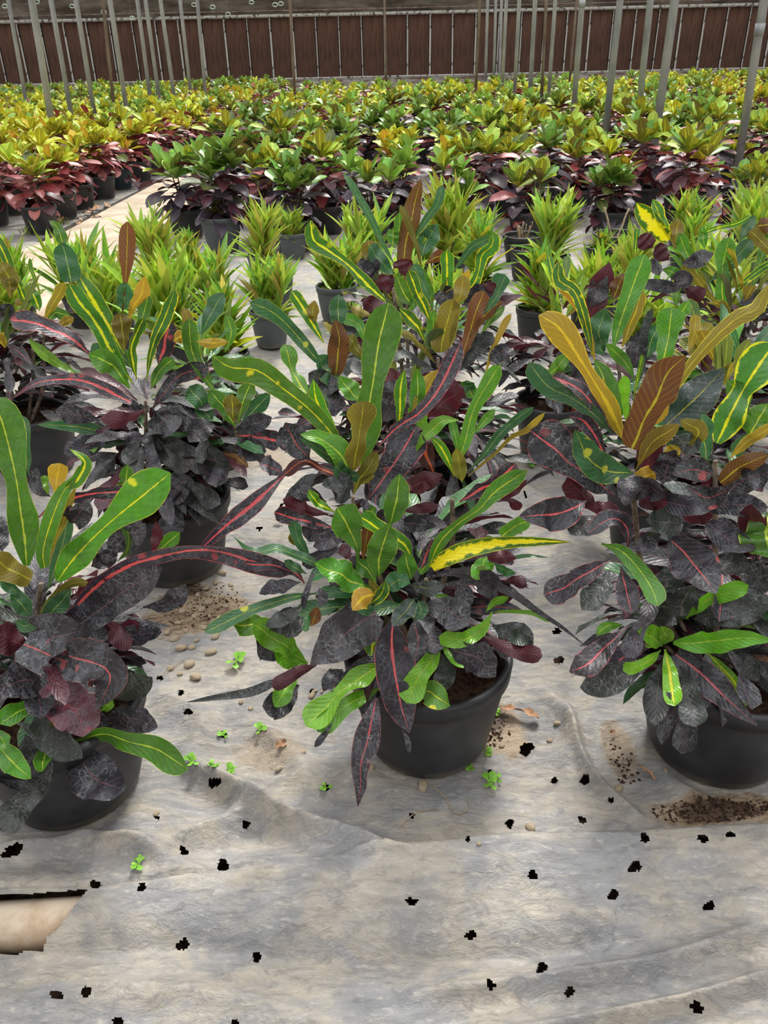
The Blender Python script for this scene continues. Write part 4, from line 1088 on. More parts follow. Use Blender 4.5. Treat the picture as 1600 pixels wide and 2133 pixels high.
def stems_mesh(seed, h0, h1, n, sp, mat=None, r=.006, seg=6):
    rng = random.Random(seed); bm_v = []; fs = []
    for i in range(n):
        a = rng.uniform(0, 6.283); q = rng.uniform(.3, 1) * sp
        me = tube('s', cr(np.array([(0.01 * math.cos(a), .01 * math.sin(a), h0), (q * .5 * math.cos(a), q * .5 * math.sin(a), (h0 + h1) / 2), (q * math.cos(a), q * math.sin(a), h1 * rng.uniform(.8, 1))]), 6), [r, r * .9, r * .85, r * .8, r * .7, r * .6, r * .5], STEM, seg)
        o = len(bm_v); bm_v += [tuple(v.co) for v in me.vertices]; fs += [tuple(o + k for k in p.vertices) for p in me.polygons]; bpy.data.meshes.remove(me)
    me = bpy.data.meshes.new('stem'); me.from_pydata(bm_v, [], fs); me.materials.append(mat or STEM)
    for p in me.polygons: p.use_smooth = True
    return me
SLSTEM = stems_mesh(5, .14, .34, 6, .07)
_pots = {}
def pot_inst(root, r, h, mat):
    k = (round(r, 3), round(h, 3), mat.name)
    if k not in _pots: _pots[k] = pot_meshes(r, h, mat, 36)
    b, ri, so = _pots[k]; o = link('plant_pot', b, root); link('pot_rim', ri, o); link('potting_soil', so, root)
SL = [  # x, y, pot radius, pot height, variant, scale, where
    (-1.34, 4.98, .150, .21, 4, 1.10, 'in the pot beside the concrete path, left of the grey-potted croton'),
    (-1.31, 5.72, .085, .19, 3, .8, 'small, tucked behind the path-side pot'),
    (-.98, 4.60, .12, .20, 2, .95, 'just left of the column of four small grey pots'),
    (-.66, 6.45, .112, .20, 0, .75, 'topmost of the column of small grey pots'),
    (-.80, 5.70, .108, .20, 4, .95, 'second down the column of small grey pots'),
    (-.62, 5.02, .09, .20, 3, .75, 'third down the column of small grey pots'),
    (-.60, 4.32, .108, .20, 0, .9, 'lowest of the column of small grey pots, beside bare sheet'),
    (-1.05, 3.95, .11, .20, 1, 1.1, 'rising behind the second-row croton on the left'),
    (-.72, 3.62, .11, .20, 3, 1.1, 'in front of the column of small grey pots'),
    (-2.15, 4.75, .12, .20, 1, 1.0, 'near the left edge before the concrete path'),
    (-1.75, 4.75, .12, .20, 2, 1.0, 'between the left edge plants and the path-side pot'),
    (-1.9, 4.1, .12, .20, 0, 1.0, 'behind the yellow-banded croton at the left edge'),
    (-.25, 4.78, .125, .21, 0, 1.0, 'in the pot with a dusty pale rim left of the centre'),
    (-.10, 5.6, .12, .20, 2, 1.0, 'above the dusty pale-rimmed pot'),
    (.48, 5.55, .12, .20, 4, 1.15, 'with broad shoots below the teal-potted croton'),
    (.60, 4.85, .12, .20, 3, 1.15, 'dense tuft right of the tall brown leaf'),
    (.85, 4.25, .12, .20, 3, 1.1, 'behind the twisted yellow leaf'),
    (1.16, 5.45, .115, .21, 0, 1.1, 'bushy one in the twin pots right of centre'),
    (1.15, 4.3, .12, .20, 1, .95, 'in front of the twin pots right of centre'),
    (1.45, 4.65, .12, .20, 4, .9, 'below the pot of bare twigs'),
    (2.02, 5.3, .12, .20, 3, 1.1, 'right of the pot of bare twigs'),
    (2.45, 5.35, .12, .20, 2, 1.1, 'second right of the pot of bare twigs'),
    (2.85, 5.5, .12, .20, 0, 1.2, 'at the right edge below the broad-leaved crotons'),
    (1.9, 4.55, .12, .20, 2, 1.0, 'behind the curly yellow leaves at right'),
    (2.35, 4.55, .12, .20, 1, 1.0, 'close to the right edge behind the third row'),
    (1.75, 3.95, .12, .20, 4, .9, 'just behind the third-row croton at right'),
    (2.1, 3.7, .12, .20, 3, 1.1, 'at the right edge, nearest of the slim green ones'),
    (.30, 3.95, .12, .20, 1, .85, 'hidden behind the third-row croton above the centre'),
]
SL += [(-1.45, 4.35, .11, .20, 2, 1.0, 'in front of the path-side pot'), (.15, 4.6, .12, .20, 2, .9, 'just above the centre plants, left of the tall brown leaf'), (.25, 5.5, .12, .20, 1, .85, 'between the light green croton and the tall brown leaf'),
       (1.55, 5.1, .12, .20, 1, .7, 'between the twin pots and the bare twigs'), (3.0, 4.9, .12, .20, 2, 1.0, 'cut by the right edge'), (2.65, 4.1, .12, .20, 4, 1.0, 'cut by the right edge, in front')]
SL += [(.35, 4.25, .12, .20, 0, .8, 'between the third-row croton and the twisted yellow leaf'), (1.3, 3.75, .12, .20, 2, .9, 'behind the tall green leaf of the second row'), (2.25, 6.05, .12, .20, 0, 1.0, 'in the back row at the right, before the broad-leaved crotons'),
       (2.7, 6.1, .12, .20, 4, .9, 'last of the back row at the right'), (1.55, 5.7, .11, .20, 3, .7, 'small, against the pot of bare twigs'), (-2.5, 4.3, .12, .20, 2, 1.0, 'cut by the left edge'), (.72, 6.05, .12, .20, 2, .8, 'in front of the teal pot'), (-.15, 4.15, .11, .20, 3, .7, 'small, in front of the dusty pale-rimmed pot')]
rs = random.Random(77)
GREYISH = (-1.34, -.66, -.80, -.62, -.60, -.25)
for x, y, r, h, v, sc, where in SL:
    e = empty('slim_leaf_croton', (x, y, 0), 'slim-leaved lime green croton ' + where, 'potted plant', 'slim-leaved green crotons in small pots')
    e.rotation_euler[2] = rs.uniform(0, 6.28)
    pot_inst(e, r, h, POTG if x in GREYISH else POT)
    link('stem', SLSTEM, e); o = link('foliage', SLIM[v], e); sc *= 1.27; o.scale = (sc, sc, sc * rs.uniform(.88, .98)); o.location[2] = -.05
def twig_pot(x, y, r, label, n, hgt, seed):
    rng = random.Random(seed); e = empty('potted_twigs', (x, y, 0), label, 'potted plant')
    pot_inst(e, r, .21, POT)
    for i in range(n):
        a = rng.uniform(0, 6.283) if n > 3 else (2.6 if i == 0 else .5); L = hgt * rng.uniform(.7, 1); b = np.array([.015 * math.cos(a), .015 * math.sin(a), .15])
        P = [b]; d = np.array([.35 * math.cos(a), .35 * math.sin(a), 1])
        for k in range(6): P.append(P[-1] + d * L / 6 + np.array([rng.uniform(-.006, .006), rng.uniform(-.006, .006), 0]))
        link('twig', tube('twig', P, [.008 if n < 4 else .0035] * 4 + [.007 if n < 4 else .003] * 3, TWIG, 6), e)
    return e
twig_pot(1.07, 6.12, .15, 'pot of pale dry flower stalks right of the teal pot', 14, .16, 3)
twig_pot(1.75, 6.10, .17, 'pot with two bare leafless stems in brown soil at the right', 2, .30, 4)
tag(twig_pot(1.02, 5.66, .115, 'small pot with a few dry stubs in front of the pot of dry flower stalks', 5, .07, 6))

# ------------------------------------------------------------------ broad-leaved crotons
def broad(seed, kind, hi=True):
    rng = random.Random(seed); lb = LB(); st = []
    TOPS = {'Y': ['TY', 'Ty', 'TY', 'Ty', 'Ty', 'To', 'TY', 'Tl'], 'R': ['Ty', 'TY', 'Ty', 'Tg', 'Td', 'Lr', 'Td'], 'G': ['Tg', 'Tl', 'Tg', 'Tg', 'Td'], 'M': ['Ty', 'Tg', 'Ty', 'Td', 'Tg'], 'L': ['Tl', 'Tl', 'Tg', 'Ty']}[kind]
    LOWS = {'Y': ['Lr', 'Lp', 'Lm', 'Td', 'Lp'], 'R': ['Lp', 'Lp', 'Lr', 'Lm'], 'G': ['Ld', 'Ld', 'Ld', 'Td', 'Lm'], 'M': ['Lm', 'Ld', 'Lr', 'Ld', 'Lp'], 'L': ['Ld', 'Ld', 'Lm']}[kind]
    nr = rng.choice((2, 3, 3, 4)); na, nc = (8, 4) if hi else (5, 2)
    for i in range(nr):
        a = i * 6.283 / nr + rng.uniform(-.5, .5); q = rng.uniform(.03, .15) if nr > 1 else 0
        cx, cy, cz = q * math.cos(a), q * math.sin(a), .24 + rng.uniform(.14, .38); st.append((cx, cy, cz))
        nt_ = 9 if hi else 8; off = rng.uniform(0, 6)
        for k in range(nt_):
            az = off + k * 2.4; f = k / nt_
            lb.radial((cx, cy, cz + .02 * (1 - f)), az, 1.32 - 1.0 * f + rng.uniform(-.15, .15), rng.uniform(.1, .6), rng.uniform(.14, .21), rng.uniform(.062, .09), rng.choice(('ob', 'el')), TOPS[0] if rng.random() < .4 else rng.choice(TOPS), na, nc, rng, fold=.3, wave=.1)
        nl = 11 if hi else 9
        for k in range(nl):
            az = off + k * 2.4 + 1; f = k / nl; z = cz - .03 - .22 * f
            lb.radial((cx * (1 - .4 * f), cy * (1 - .4 * f), z), az, .35 - .9 * f + rng.uniform(-.2, .2), rng.uniform(.3, .9), rng.uniform(.15, .23), rng.uniform(.07, .10), rng.choice(('el', 'ob')), rng.choice(LOWS), na, nc, rng, fold=.22, wave=.1)
    return lb, st
KN = {'Y': 'yellow-topped', 'R': 'red and yellow', 'G': 'dark green', 'M': 'yellow-veined purple', 'L': 'light green'}
HI = {k: [broad(300 + 10 * i + s_, k)[0].mesh('foliage') for s_ in range(3 if k in 'YG' else 2)] for i, k in enumerate('YRGML')}
LOb = {k: [broad(400 + 10 * i + s_, k, False)[0] for s_ in range(3)] for i, k in enumerate('YRGML')}
BST = [stems_mesh(30 + i, .17, .50, 4, .1, r=.009) for i in range(2)]
# one-mesh versions for far plants: leaves plus a simple pot
def far_mesh(lb):
    V, Q, A = lb.arrays(); n0 = len(V); seg = 12; PV = []
    prof = [(.11, 0), (.155, .22), (.165, .24), (.15, .24), (.145, .19), (.0, .19)]
    for i in range(seg):
        a = 6.2832 * i / seg
        for r, z in prof: PV.append((r * math.cos(a), r * math.sin(a), z))
    k = len(prof); PQ = [(n0 + i * k + j, n0 + (i + 1) % seg * k + j, n0 + (i + 1) % seg * k + j + 1, n0 + i * k + j + 1) for i in range(seg) for j in range(k - 1)]
    A2 = {q: np.vstack([v, np.zeros((len(PV), 4))]) for q, v in A.items()}
    return mesh_np('potted_croton', np.vstack([V, PV]), np.vstack([Q, PQ]), [LEAF, POT], A2, np.r_[np.zeros(len(Q)), np.ones(len(PQ))])
FARM = {k: [far_mesh(lb) for lb in v] for k, v in LOb.items()}
POSTS = [(17, 45, 158, 8, 0), (66, 95, 178, 14, 0), (106, 136, 168, 10, 0), (158, 184, 160, 10, 0), (214, 228, 135, 7, 1), (229, 254, 165, 10, 0), (286, 307, 160, 8, 0), (303, 325, 158, 8, 0), (334, 357, 160, 8, 0),
         (375, 393, 155, 7, 0), (411, 424, 152, 7, 0), (604, 612, 157, 6, 1), (801, 804, 150, 5, 1), (1000, 993, 150, 6, 1), (1016, 1012, 148, 6, 0), (1033, 1029, 147, 6, 0), (1045, 1041, 147, 5.5, 0), (1055, 1048, 150, 7, 0),
         (1082, 1074, 158, 8, 0), (1115, 1106, 163, 9, 0), (1138, 1130, 167, 7, 1), (1157, 1145, 168, 8, 0), (1202, 1188, 152, 5, 1), (1213, 1199, 178, 11.5, 0), (1292, 1270, 195, 13.5, 0), (1355, 1334, 200, 13, 0), (1406, 1377, 205, 17, 0), (1592, 1550, 265, 17, 0)]
PXY = []
for (xt, xb, yb, wp, ru) in POSTS:
    dist = min(31, ((.078 if not ru else .06) * F / wp - .3) / math.cos(PITCH)); p = at_y(xb, yb, dist); q = at_y(xt, 0, dist); k = (q[0] - p[0]) / max(.1, q[2] - p[2]); PXY.append((p[0] - k * p[2], dist))
def clear(x, y, r=.30):
    for (a, b) in PXY:
        d = math.hypot(x - a, y - b)
        if d < r: u = (x - a) / (d + 1e-6), (y - b) / (d + 1e-6); return a + u[0] * r, b + u[1] * r
    return x, y
rng = random.Random(2024); SPOTS = []
def vis(x, y):
    z = y * math.cos(PITCH) + .9; px = 800 + F * x / z; return -70 < px < 1670
ROWS_L = []; row = 0
# left bed, rows run along the path
col_ = 0
xx = -3.12
while xx > -15:
    yy = 7.75 + rng.uniform(-.1, .1) if col_ == 0 else 7.3 + rng.uniform(0, .4); i = 0
    while yy < 29.5:
        x = xx + rng.uniform(-.07, .07); 
        if yy > 9: x += .32 * min(1, (yy - 9) / 12)
        if vis(x, yy):
            r_ = rng.random(); far = yy > 17
            kd = ('R' if r_ < .45 else 'Y') if col_ < 2 and yy < 13 else ('Y' if r_ < .55 else 'R' if r_ < .75 else 'M' if r_ < .9 else 'G')
            if yy > 23: kd = rng.choice('GGLMYM')
            SPOTS.append(['left', x, yy, kd, col_, i])
        yy += .66 + rng.uniform(-.06, .06); i += 1
    xx -= .60; col_ += 1
# middle bed, rows run across
yy = 6.78; ri = 0
while yy < 25.2:
    x = -1.22 if ri == 0 else (-1.65 + rng.uniform(-.1, .1)); i = 0
    while x < 15:
        if vis(x, yy) and not (x > 4.2 + (yy - 9) * .2 and yy > 9.3):
            r_ = rng.random()
            if yy > 15 and x < 2.5 and r_ < .62: kd = rng.choice('YYRYM')
            elif yy > 12 and r_ < .3: kd = 'Y'
            else: kd = 'G' if r_ < .5 else 'M' if r_ < .75 else 'L' if r_ < .9 else 'Y'
            if x > 1.2 and yy < 10: kd = rng.choice('MMGMR')
            if ri == 0: kd = {0: 'G', 1: 'G', 2: 'L', 3: 'L', 4: 'M', 5: 'G', 6: 'M', 7: 'M', 8: 'M'}.get(i, 'M')
            SPOTS.append(['mid', x + rng.uniform(-.06, .06), yy + rng.uniform(-.07, .07), kd, ri, i])
        x += (.62 if ri == 0 else .60) + rng.uniform(-.05, .05); i += 1
    yy += .62; ri += 1
for s_ in SPOTS: s_[1], s_[2] = clear(s_[1], s_[2])
SPOTS.sort(key=lambda s: s[2])
NAMED = {('mid', 0, 0): 'dark green broad-leaved croton in a grey pot beside the concrete path', ('mid', 0, 1): 'green broad-leaved croton just right of the grey-potted one, bare stems below',
         ('mid', 0, 2): 'light green croton in a black pot above the tall brown leaf', ('mid', 0, 3): 'light green broad-leaved croton in the teal pot'}
ORD = 'first second third fourth fifth sixth seventh eighth ninth tenth eleventh twelfth thirteenth fourteenth fifteenth sixteenth seventeenth eighteenth nineteenth twentieth'.split() + ['further'] * 60
POTSC = {}
ind, rest = SPOTS[:300], SPOTS[300:]
for n_, (bed, x, y, kd, a, b) in enumerate(ind):
    near = y < 12.5
    if (bed, a, b) in NAMED: lab = NAMED[(bed, a, b)]
    elif bed == 'left': lab = f'{KN[kd]} croton, left bed, {ORD[b]} along the {ORD[a]} row from the path'
    else: lab = f'{KN[kd]} croton, middle bed, {ORD[b]} from the path in the {ORD[a]} row'
    grp = 'broad-leaved crotons in the left bed' if bed == 'left' else 'broad-leaved crotons in the middle bed'
    s_ = rng.uniform(.9, 1.12); rz = rng.uniform(0, 6.28)
    if near:
        e = empty('broad_leaf_croton', (x, y, 0), lab, 'potted plant', grp); e.rotation_euler[2] = rz
        m = POTG if lab.find('grey pot') > 0 else POTT if (lab.find('teal') > 0 or (bed == 'left' and a == 0 and b in (4, 8))) else POT
        pot_inst(e, .165, .25 if not lab.find('grey pot') > 0 else .27, m)
        link('stem', rng.choice(BST), e); o = link('foliage', rng.choice(HI[kd]), e); q_ = s_ * 1.2; o.scale = (q_, q_, s_ * (1.16 if bed == 'mid' and a == 0 else 1.06)); o.location[2] = -.045
    else:
        e = link('broad_leaf_croton', rng.choice(FARM[kd])); e.location = (x, y, 0); e.rotation_euler[2] = rz; e.scale = (s_ * 1.1, s_ * 1.1, s_); tag(e, lab, 'potted plant', grp)
# the remaining far plants as one mass
Vs, Qs, As, n0 = [], [], {k: [] for k in ('prm', 'tc', 'bc', 'rc')}, 0
for (bed, x, y, kd, a, b) in rest:
    V, Q, A = rng.choice(LOb[kd]).arrays(); an = rng.uniform(0, 6.28); s_ = rng.uniform(.85, 1.12); c_, sn = math.cos(an) * s_, math.sin(an) * s_
    W_ = np.stack([V[:, 0] * c_ - V[:, 1] * sn + x, V[:, 0] * sn + V[:, 1] * c_ + y, V[:, 2] * s_], 1)
    Vs.append(W_); Qs.append(Q + n0); n0 += len(V)
    for k in As: As[k].append(A[k])
tag(link('distant_crotons', mesh_np('distant_crotons', np.vstack(Vs), np.vstack(Qs), LEAF, {k: np.vstack(v) for k, v in As.items()})), 'mass of small far crotons reaching to the brown fence', 'potted plants', kind='stuff')
# low green shrubs in the far right bed
GS = []
for i in range(3):
    r2 = random.Random(60 + i); lb = LB()
    for k in range(60):
        az = r2.uniform(0, 6.28); q = r2.uniform(0, .18); lb.radial((q * math.cos(az), q * math.sin(az), r2.uniform(.15, .42)), az, r2.uniform(.1, 1.2), .4, r2.uniform(.07, .12), r2.uniform(.025, .04), 'el', r2.choice(['Tg', 'n4', 'Tl', 'n1', 'Tg']), 4, 2, r2)
    GS.append(far_mesh(lb))
k_ = 0; yy = 9.6; ri = 0
while yy < 30 and k_ < 280:
    x = 4.55 + (yy - 9) * .2
    i = 0
    while x < 17:
        if vis(x, yy):
            dk = yy > 15 and rng.random() < .6
            o = link('green_shrub', rng.choice(GS) if not dk else rng.choice(FARM['M'] + FARM['Y'])); o.location = (x + rng.uniform(-.08, .08), yy, 0); o.rotation_euler[2] = rng.uniform(0, 6.28)
            s_ = rng.uniform(.9, 1.1); o.scale = (s_, s_, s_)
            tag(o, f'low {"mixed yellow and dark" if dk else "green"} shrub in the far right bed, {ORD[ri]} row, {ORD[i]} plant', 'potted plant', 'low shrubs of the far right bed'); k_ += 1
        x += .55; i += 1
    yy += .75; ri += 1

# ------------------------------------------------------------------ fence, upper netting
FY = 32.0
s = NT('brown_corrugated_sheet'); o = s.obj(); f, _ = s.noise(s.mapping(o, (9, 1, .4)), 3, 4, .7); f2, _ = s.noise(s.mapping(o, (1, 1, .6)), 1.2, 3)
col = s.mix(s.sst(f, .35, .65), (.085, .043, .032, 1), (.17, .09, .062, 1)); col = s.mix(s.math('MULTIPLY', s.sst(f2, .4, .7), .6), col, (.045, .032, .026, 1))
PANEL = s.fin(s.bsdf(col, .75, .2).outputs[0])
BATT = simple('flaking_white_batten', (.06, .05, .04), (.52, .50, .46), 9, .8, .2, .2, .002, .36, .5, (1, 1, .5))
wall = empty('wall_back', (0, FY, 0), 'brown corrugated fence with pale battens behind the plants', None, None, 'structure')
def panel_mesh():
    n, wd = 81, .70; V = []; Q = []
    for i in range(n):
        x = -wd / 2 + wd * i / (n - 1); y = .012 * math.cos(x * 2 * math.pi / .07)
        V += [(x, y, .62), (x, y, 2.47)]
    for i in range(n - 1): Q.append((2 * i, 2 * i + 2, 2 * i + 3, 2 * i + 1))
    return mesh_np('corrugated_panel', V, Q, PANEL)
pm = panel_mesh(); 
def boxm(name, sx_, sy_, sz_, mat):
    V = [(x * sx_ / 2, y * sy_ / 2, z * sz_) for x in (-1, 1) for y in (-1, 1) for z in (0, 1)]
    return mesh_np(name, V, [(0, 1, 3, 2), (4, 6, 7, 5), (0, 4, 5, 1), (2, 3, 7, 6), (0, 2, 6, 4), (1, 5, 7, 3)], mat, smooth=False)
bm_ = [boxm('batten', w_, .02, 1.82, BATT) for w_ in (.035, .05, .06)]
for i in range(-22, 23):
    o = link('corrugated_panel', pm, wall, (i * .78, .0, rng.uniform(-.01, .01)))
    b = link('batten', rng.choice(bm_), wall, (i * .78 + .39, -.03, .64)); b.rotation_euler[1] = rng.uniform(-.006, .006)
link('backing_board', boxm('backing_board', 36, .02, 1.9, simple('dark_backing', (.015, .012, .01), (.03, .024, .02), 3)), wall, (0, .06, .6))
link('fence_footing', boxm('fence_footing', 36, .12, .60, simple('painted_footing', (.20, .13, .1), (.46, .44, .40), 2, .85, .1, .3, .01, .4, .6, (1, 1, 4))), wall, (0, 0, -.02))
link('top_rail', tube('top_rail', [(-18, -.06, 2.50), (0, -.06, 2.50), (18, -.06, 2.52)], .055, BATT, 12), wall)
link('second_rail', tube('second_rail', [(-18, -.12, 2.66), (0, -.12, 2.64), (18, -.12, 2.68)], .02, RUSTM, 8), wall)
link('bottom_rail', tube('bottom_rail', [(-18, -.06, .62), (0, -.06, .62), (18, -.06, .62)], .03, BATT, 10), wall)
nm = simple('brown_shade_net', (.10, .082, .065), (.20, .17, .14), 1.3, .9, .1, .5, .02, .35, .65, (1, 1, 4))
nx_, nz_ = 120, 16; V = []
for j in range(nz_ + 1):
    for i in range(nx_ + 1):
        x = -18 + 36 * i / nx_; z = 2.55 + 2.2 * j / nz_; V.append((x, .02 - .5 * (j / nz_) + .05 * math.sin(x * 1.7 + j) + .03 * math.sin(x * 5 + j * 2), z))
link('shade_net', mesh_np('shade_net', V, [(j * (nx_ + 1) + i, j * (nx_ + 1) + i + 1, (j + 1) * (nx_ + 1) + i + 1, (j + 1) * (nx_ + 1) + i) for j in range(nz_) for i in range(nx_)], nm), wall)
# posts
for i, (xt, xb, yb, wp, ru) in enumerate(POSTS):
    z = (.078 if not ru else .06) * F / wp; dist = (z - .3) / math.cos(PITCH)
    dist = min(dist, 31)
    p = at_y(xb, yb, dist); q = at_y(xt, 0, dist)
    k = (q[0] - p[0]) / max(.1, q[2] - p[2]); xb0 = p[0] - k * p[2]
    hgt = 5.0; r_ = .039 if not ru else .028
    e = empty('support_post', (xb0, dist, 0), ('%s upright greenhouse post, %s' % ('slim rusty' if ru else 'grey galvanised', 'thickest, nearest the right edge' if i == 27 else f'{ORD[i] if i < 14 else ORD[27 - i]} counted from the {"left" if i < 14 else "right"} edge of the photo')), 'post', 'greenhouse support posts')
    link('post_shaft', tube('post_shaft', [(0, 0, -.03), (k * hgt / 2, 0, hgt / 2), (k * hgt, 0, hgt)], r_, RUSTM if ru else POSTM, 16), e)
    if i in (23, 27, 26, 24): 
        zc = 1.9 if i != 27 else at_y(1570, 62, dist)[2]
        link('pipe_collar', tube('pipe_collar', [(k * zc, 0, zc - .05), (k * zc, 0, zc + .05)], r_ * 1.12, POSTM, 16), e)
    else: link('post_base', tube('post_base', [(0, 0, -.03), (0, 0, .03)], r_ * 1.6, POSTM, 16), e)
CLIPM = simple('pale_green_clip', (.30, .42, .34), (.55, .62, .56), 20, .5)
for i, (px, py) in enumerate([(10, 13), (77, 4), (150, 13), (216, 25), (275, 38), (404, 10), (443, 15), (475, 30), (524, 5), (573, 10), (585, 8)]):
    p = at_y(px, py, 26 + (i % 3)); e = empty('hanging_clip', (p[0], p[1], p[2]), f'small pale clip hanging on a string before the net, {ORD[i]} from the left', 'clip', 'clips hanging before the net')
    link('clip_loop', tube('clip_loop', [(.07 * math.cos(a), 0, .045 * math.sin(a)) for a in np.linspace(0, 6.2832, 13)], .014, CLIPM, 6, False), e)
    link('string', tube('string', [(0, 0, .045), (.01, 0, 1.2), (0, 0, 2.2)], .006, TWIG, 5), e)

# ------------------------------------------------------------------ small things on the sheet
rng = random.Random(4)
import bmesh
def pebble(seed):
    bm = bmesh.new(); bmesh.ops.create_icosphere(bm, subdivisions=2, radius=1); r2 = random.Random(seed); pl = [(Vector((r2.gauss(0, 1), r2.gauss(0, 1), r2.gauss(0, 1))).normalized(), r2.uniform(.62, .9)) for _ in range(7)]
    for v in bm.verts:
        for n_, d_ in pl:
            t = v.co.dot(n_)
            if t > d_: v.co -= n_ * (t - d_) * .8
    me = bpy.data.meshes.new('pebble'); bm.to_mesh(me); bm.free(); me.materials.append(STONE)
    for p in me.polygons: p.use_smooth = r2.random() < .7
    return me
PEB = [pebble(i) for i in range(6)]
PP = [(448, 1210), (430, 1222), (412, 1236), (462, 1192), (480, 1208), (395, 1262), (420, 1268), (405, 1285), (435, 1252), (380, 1272), (372, 1300), (388, 1318), (410, 1338), (450, 1330), (470, 1262), (455, 1290), (365, 1335), (378, 1355), (400, 1352),
      (440, 1365), (395, 1388), (408, 1414), (375, 1405), (355, 1392), (505, 1248), (520, 1270), (462, 1240), (490, 1232), (350, 1318), (425, 1310), (437, 1283), (360, 1248), (500, 1300), (880, 1640), (1010, 1540), (1030, 1548), (1145, 1545), (1160, 1515),
      (655, 1440), (995, 1800), (580, 1595), (775, 1600), (1105, 1723), (328, 1703), (1385, 1610), (502, 1460), (522, 1475), (650, 1448), (670, 1440), (1020, 1530), (1045, 1555), (1290, 1640), (630, 1568)]
for i, (px, py) in enumerate(PP):
    x, y = G(px, py); s_ = rng.uniform(.0045, .0095) if i > 19 else rng.uniform(.007, .013); s_ = .0135 if (px, py) in ((378, 1355), (880, 1640), (395, 1388), (408, 1414)) else s_
    o = link('pebble', rng.choice(PEB)); o.scale = (s_ * 1.3, s_, s_ * .7); o.location = (x, y, ZAT(x, y) + s_ * .35); o.rotation_euler[2] = rng.uniform(0, 6.28)
    near = 'in the muddy patch between the left and centre pots' if px < 560 and py < 1440 else 'on the plastic sheet'
    tag(o, {880: 'tan pebble at the front foot of the centre pot', 995: 'pale oval chip on the sheet roll below the centre pot', 378: 'larger grey-tan stone left of the small seedling', 395: 'larger rough brown stone beside the muddy patch',
            408: 'round pale stone below the muddy patch'}.get(px, 'small tan pebble ' + near), 'pebble', 'pebbles ' + near)
def seedling(seed, n):
    lb = LB(); r2 = random.Random(seed)
    for i in range(n):
        az = r2.uniform(0, 6.28); lb.radial((0, 0, .004), az, r2.uniform(.2, .8), .6, r2.uniform(.016, .024), r2.uniform(.012, .017), 'sp', 'l', 5, 2, r2, fold=.1)
    me = lb.mesh('seedling'); me.materials.clear(); me.materials.append(WEED); return me
SEED = [seedling(i, 5 + i) for i in range(3)]
for px, py, sc, lab in [(493, 1385, 1.5, 'beside the muddy patch left of the centre pot'), (466, 1532, .8, 'in a hole left of the centre'), (541, 1528, 1.0, 'above the fallen brown leaf'), (402, 1612, 1.0, 'at the tip of the long green leaf'), (472, 1611, 1.2, 'above a torn hole left of the centre'),
                        (452, 1624, .7, 'tiny, beside that torn hole'), (299, 1836, .9, 'on the sheet roll at the lower left'), (681, 1640, .8, 'in a hole left of the long hanging leaf'), (1018, 1636, 1.2, 'below right of the centre pot'), (1036, 1628, .8, 'beside the seedling below right of the centre pot'),
                        (1010, 1568, .8, 'against the right side of the centre pot'), (985, 1600, .9, 'at the foot of the centre pot'), (1095, 965, 2.0, 'right of the upper centre leaves'), (1110, 975, 1.6, 'next to the bare sheet under the right croton'), (1030, 1490, .7, 'beside the pot rim of the centre pot')]:
    x, y = G(px, py); o = link('clover_seedling', SEED[rng.randrange(3)]); o.location = (x, y, ZAT(x, y) + .001); o.scale = (sc,) * 3; o.rotation_euler[2] = rng.uniform(0, 6.28)
    tag(o, 'small bright green seedling ' + lab, 'seedling', 'seedlings on the sheet')
for px, py, L, W, az, lab in [(1040, 1490, .10, .025, -.35, 'curled brown dead leaf lying right of the centre pot'), (573, 1563, .035, .018, .6, 'small tan dead leaf left of the centre pot'), (1330, 1600, .05, .012, -1.0, 'rusty dead leaf scrap beside the right pot'),
                              (1268, 1535, .02, .008, .5, 'tiny dried petal on the sheet crease'), (570, 1100, .04, .012, -.1, 'small fallen maroon leaf on the sheet left of the centre croton')]:
    x, y = G(px, py); lb = LB(); lb.radial((0, 0, .006), az, .35, .9, L, W, 'wa' if L > .08 else 'el', 'm', 12, 4, rng, fold=.5, wave=.5); me = lb.mesh('dead_leaf')
    if 'maroon' not in lab: me.materials.clear(); me.materials.append(DRY)
    tag(link('fallen_leaf', me, None, (x, y, ZAT(x, y) + .004)), lab, 'leaf', 'fallen leaves on the sheet')
def ground_tube(pts, r): return [(*G(px, py), ZAT(*G(px, py)) + r + .004) for px, py in pts]
for pts, lab in [([(900, 1640), (925, 1665), (950, 1700), (975, 1690), (978, 1665)], 'dry root thread curving below the centre pot'), ([(835, 1727), (860, 1705), (885, 1695), (915, 1692)], 'thin dry root lying on the sheet under the centre pot'), ([(330, 1412), (355, 1395), (385, 1378)], 'dark dry stalk beside the stones')]:
    P = cr(np.array(ground_tube(pts, .0012)), 16); tag(link('dry_root', tube('dry_root', P, .0012, TWIG, 5)), lab, 'root')
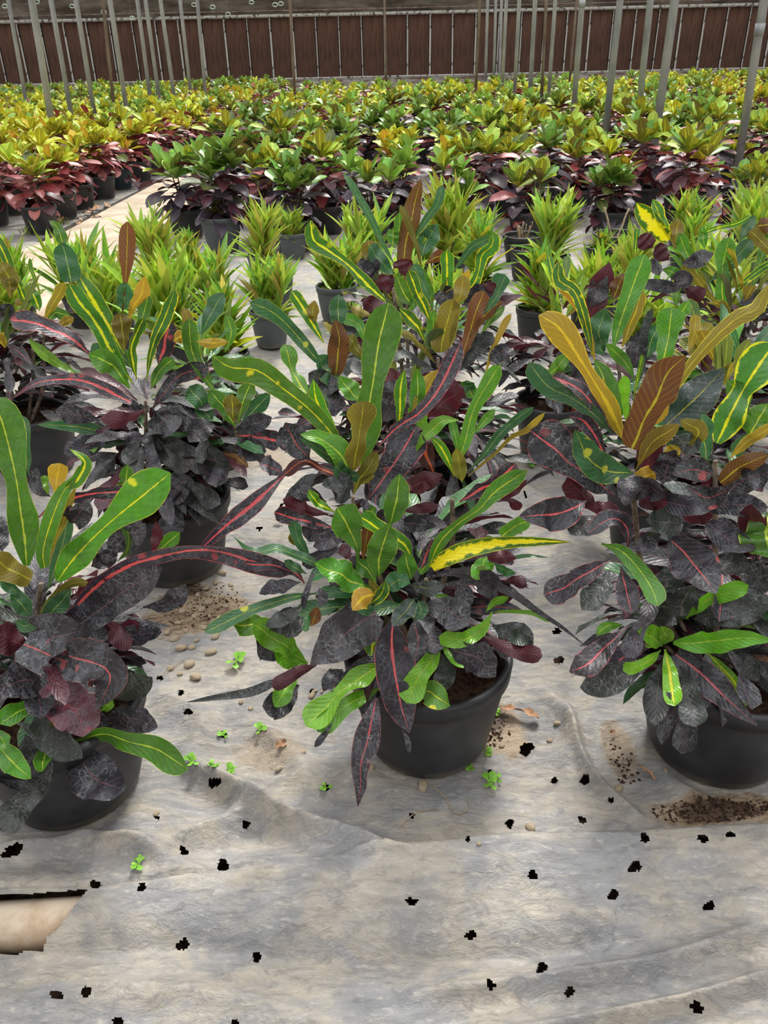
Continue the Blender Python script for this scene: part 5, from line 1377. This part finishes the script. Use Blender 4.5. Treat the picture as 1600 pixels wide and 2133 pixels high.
# leaf litter by the path
for i in range(14):
    x, y = -2.95 + rng.uniform(-.15, .12), 8.4 + rng.uniform(-.6, .9); lb = LB(); lb.radial((0, 0, .01), rng.uniform(0, 6), .3, .8, rng.uniform(.08, .14), .05, 'el', 'Lr', 6, 2, rng, wave=.4); me = lb.mesh('dead_leaf'); me.materials.clear(); me.materials.append(DRY)
    tag(link('fallen_leaf', me, None, (x, y, .02)), 'dry brown leaf lying between the left pots and the path', 'leaf', 'dry leaves along the path edge')
for i, (px, py) in enumerate([(180, 435), (128, 470), (60, 490), (118, 448)]):
    x, y = G(px, py); lb = LB()
    for k in range(26): a = rng.uniform(0, 6.28); q = rng.uniform(0, .1); lb.radial((q * math.cos(a), q * math.sin(a), .005), rng.uniform(0, 6.28), rng.uniform(.5, 1.4), .4, rng.uniform(.05, .12), .012, 'la', rng.choice(['n4', 'Tg', 'n1']), 5, 2, rng)
    tag(link('weed_tuft', lb.mesh('weed_tuft'), None, (x, y, .006)), 'small green weed at the foot of the left bed pots, %s from the right' % ORD[i], 'weed', 'weeds along the left bed')
# loose soil crumbs on the brown patches
rng = random.Random(8); V = []; Q = []
for (px, py, rx, ry, n_) in ((1500, 1688, .15, .03, 330), (430, 1260, .12, .12, 260), (1030, 1530, .04, .05, 70), (1300, 1590, .03, .07, 60)):
    cx, cy = G(px, py)
    for i in range(n_):
        a = rng.uniform(0, 6.283); q = rng.random() ** .7; x, y = cx + rx * q * math.cos(a), cy + ry * q * math.sin(a); z = ZAT(x, y); r_ = rng.uniform(.0012, .0042); n0 = len(V)
        for dx, dy, dz in ((1, 0, 0), (-1, 0, 0), (0, 1, 0), (0, -1, 0), (0, 0, 1), (0, 0, -1)): V.append((x + dx * r_ * rng.uniform(.7, 1.4), y + dy * r_ * rng.uniform(.7, 1.4), z + r_ * .3 + dz * r_ * rng.uniform(.5, 1)))
        for t in ((0, 2, 4), (2, 1, 4), (1, 3, 4), (3, 0, 4), (2, 0, 5), (1, 2, 5), (3, 1, 5), (0, 3, 5)): Q.append(tuple(n0 + k for k in t))
tag(link('soil_crumbs', mesh_np('soil_crumbs', V, Q, SOIL, smooth=False)), 'loose brown soil crumbs scattered on the sheet', 'soil', kind='stuff')
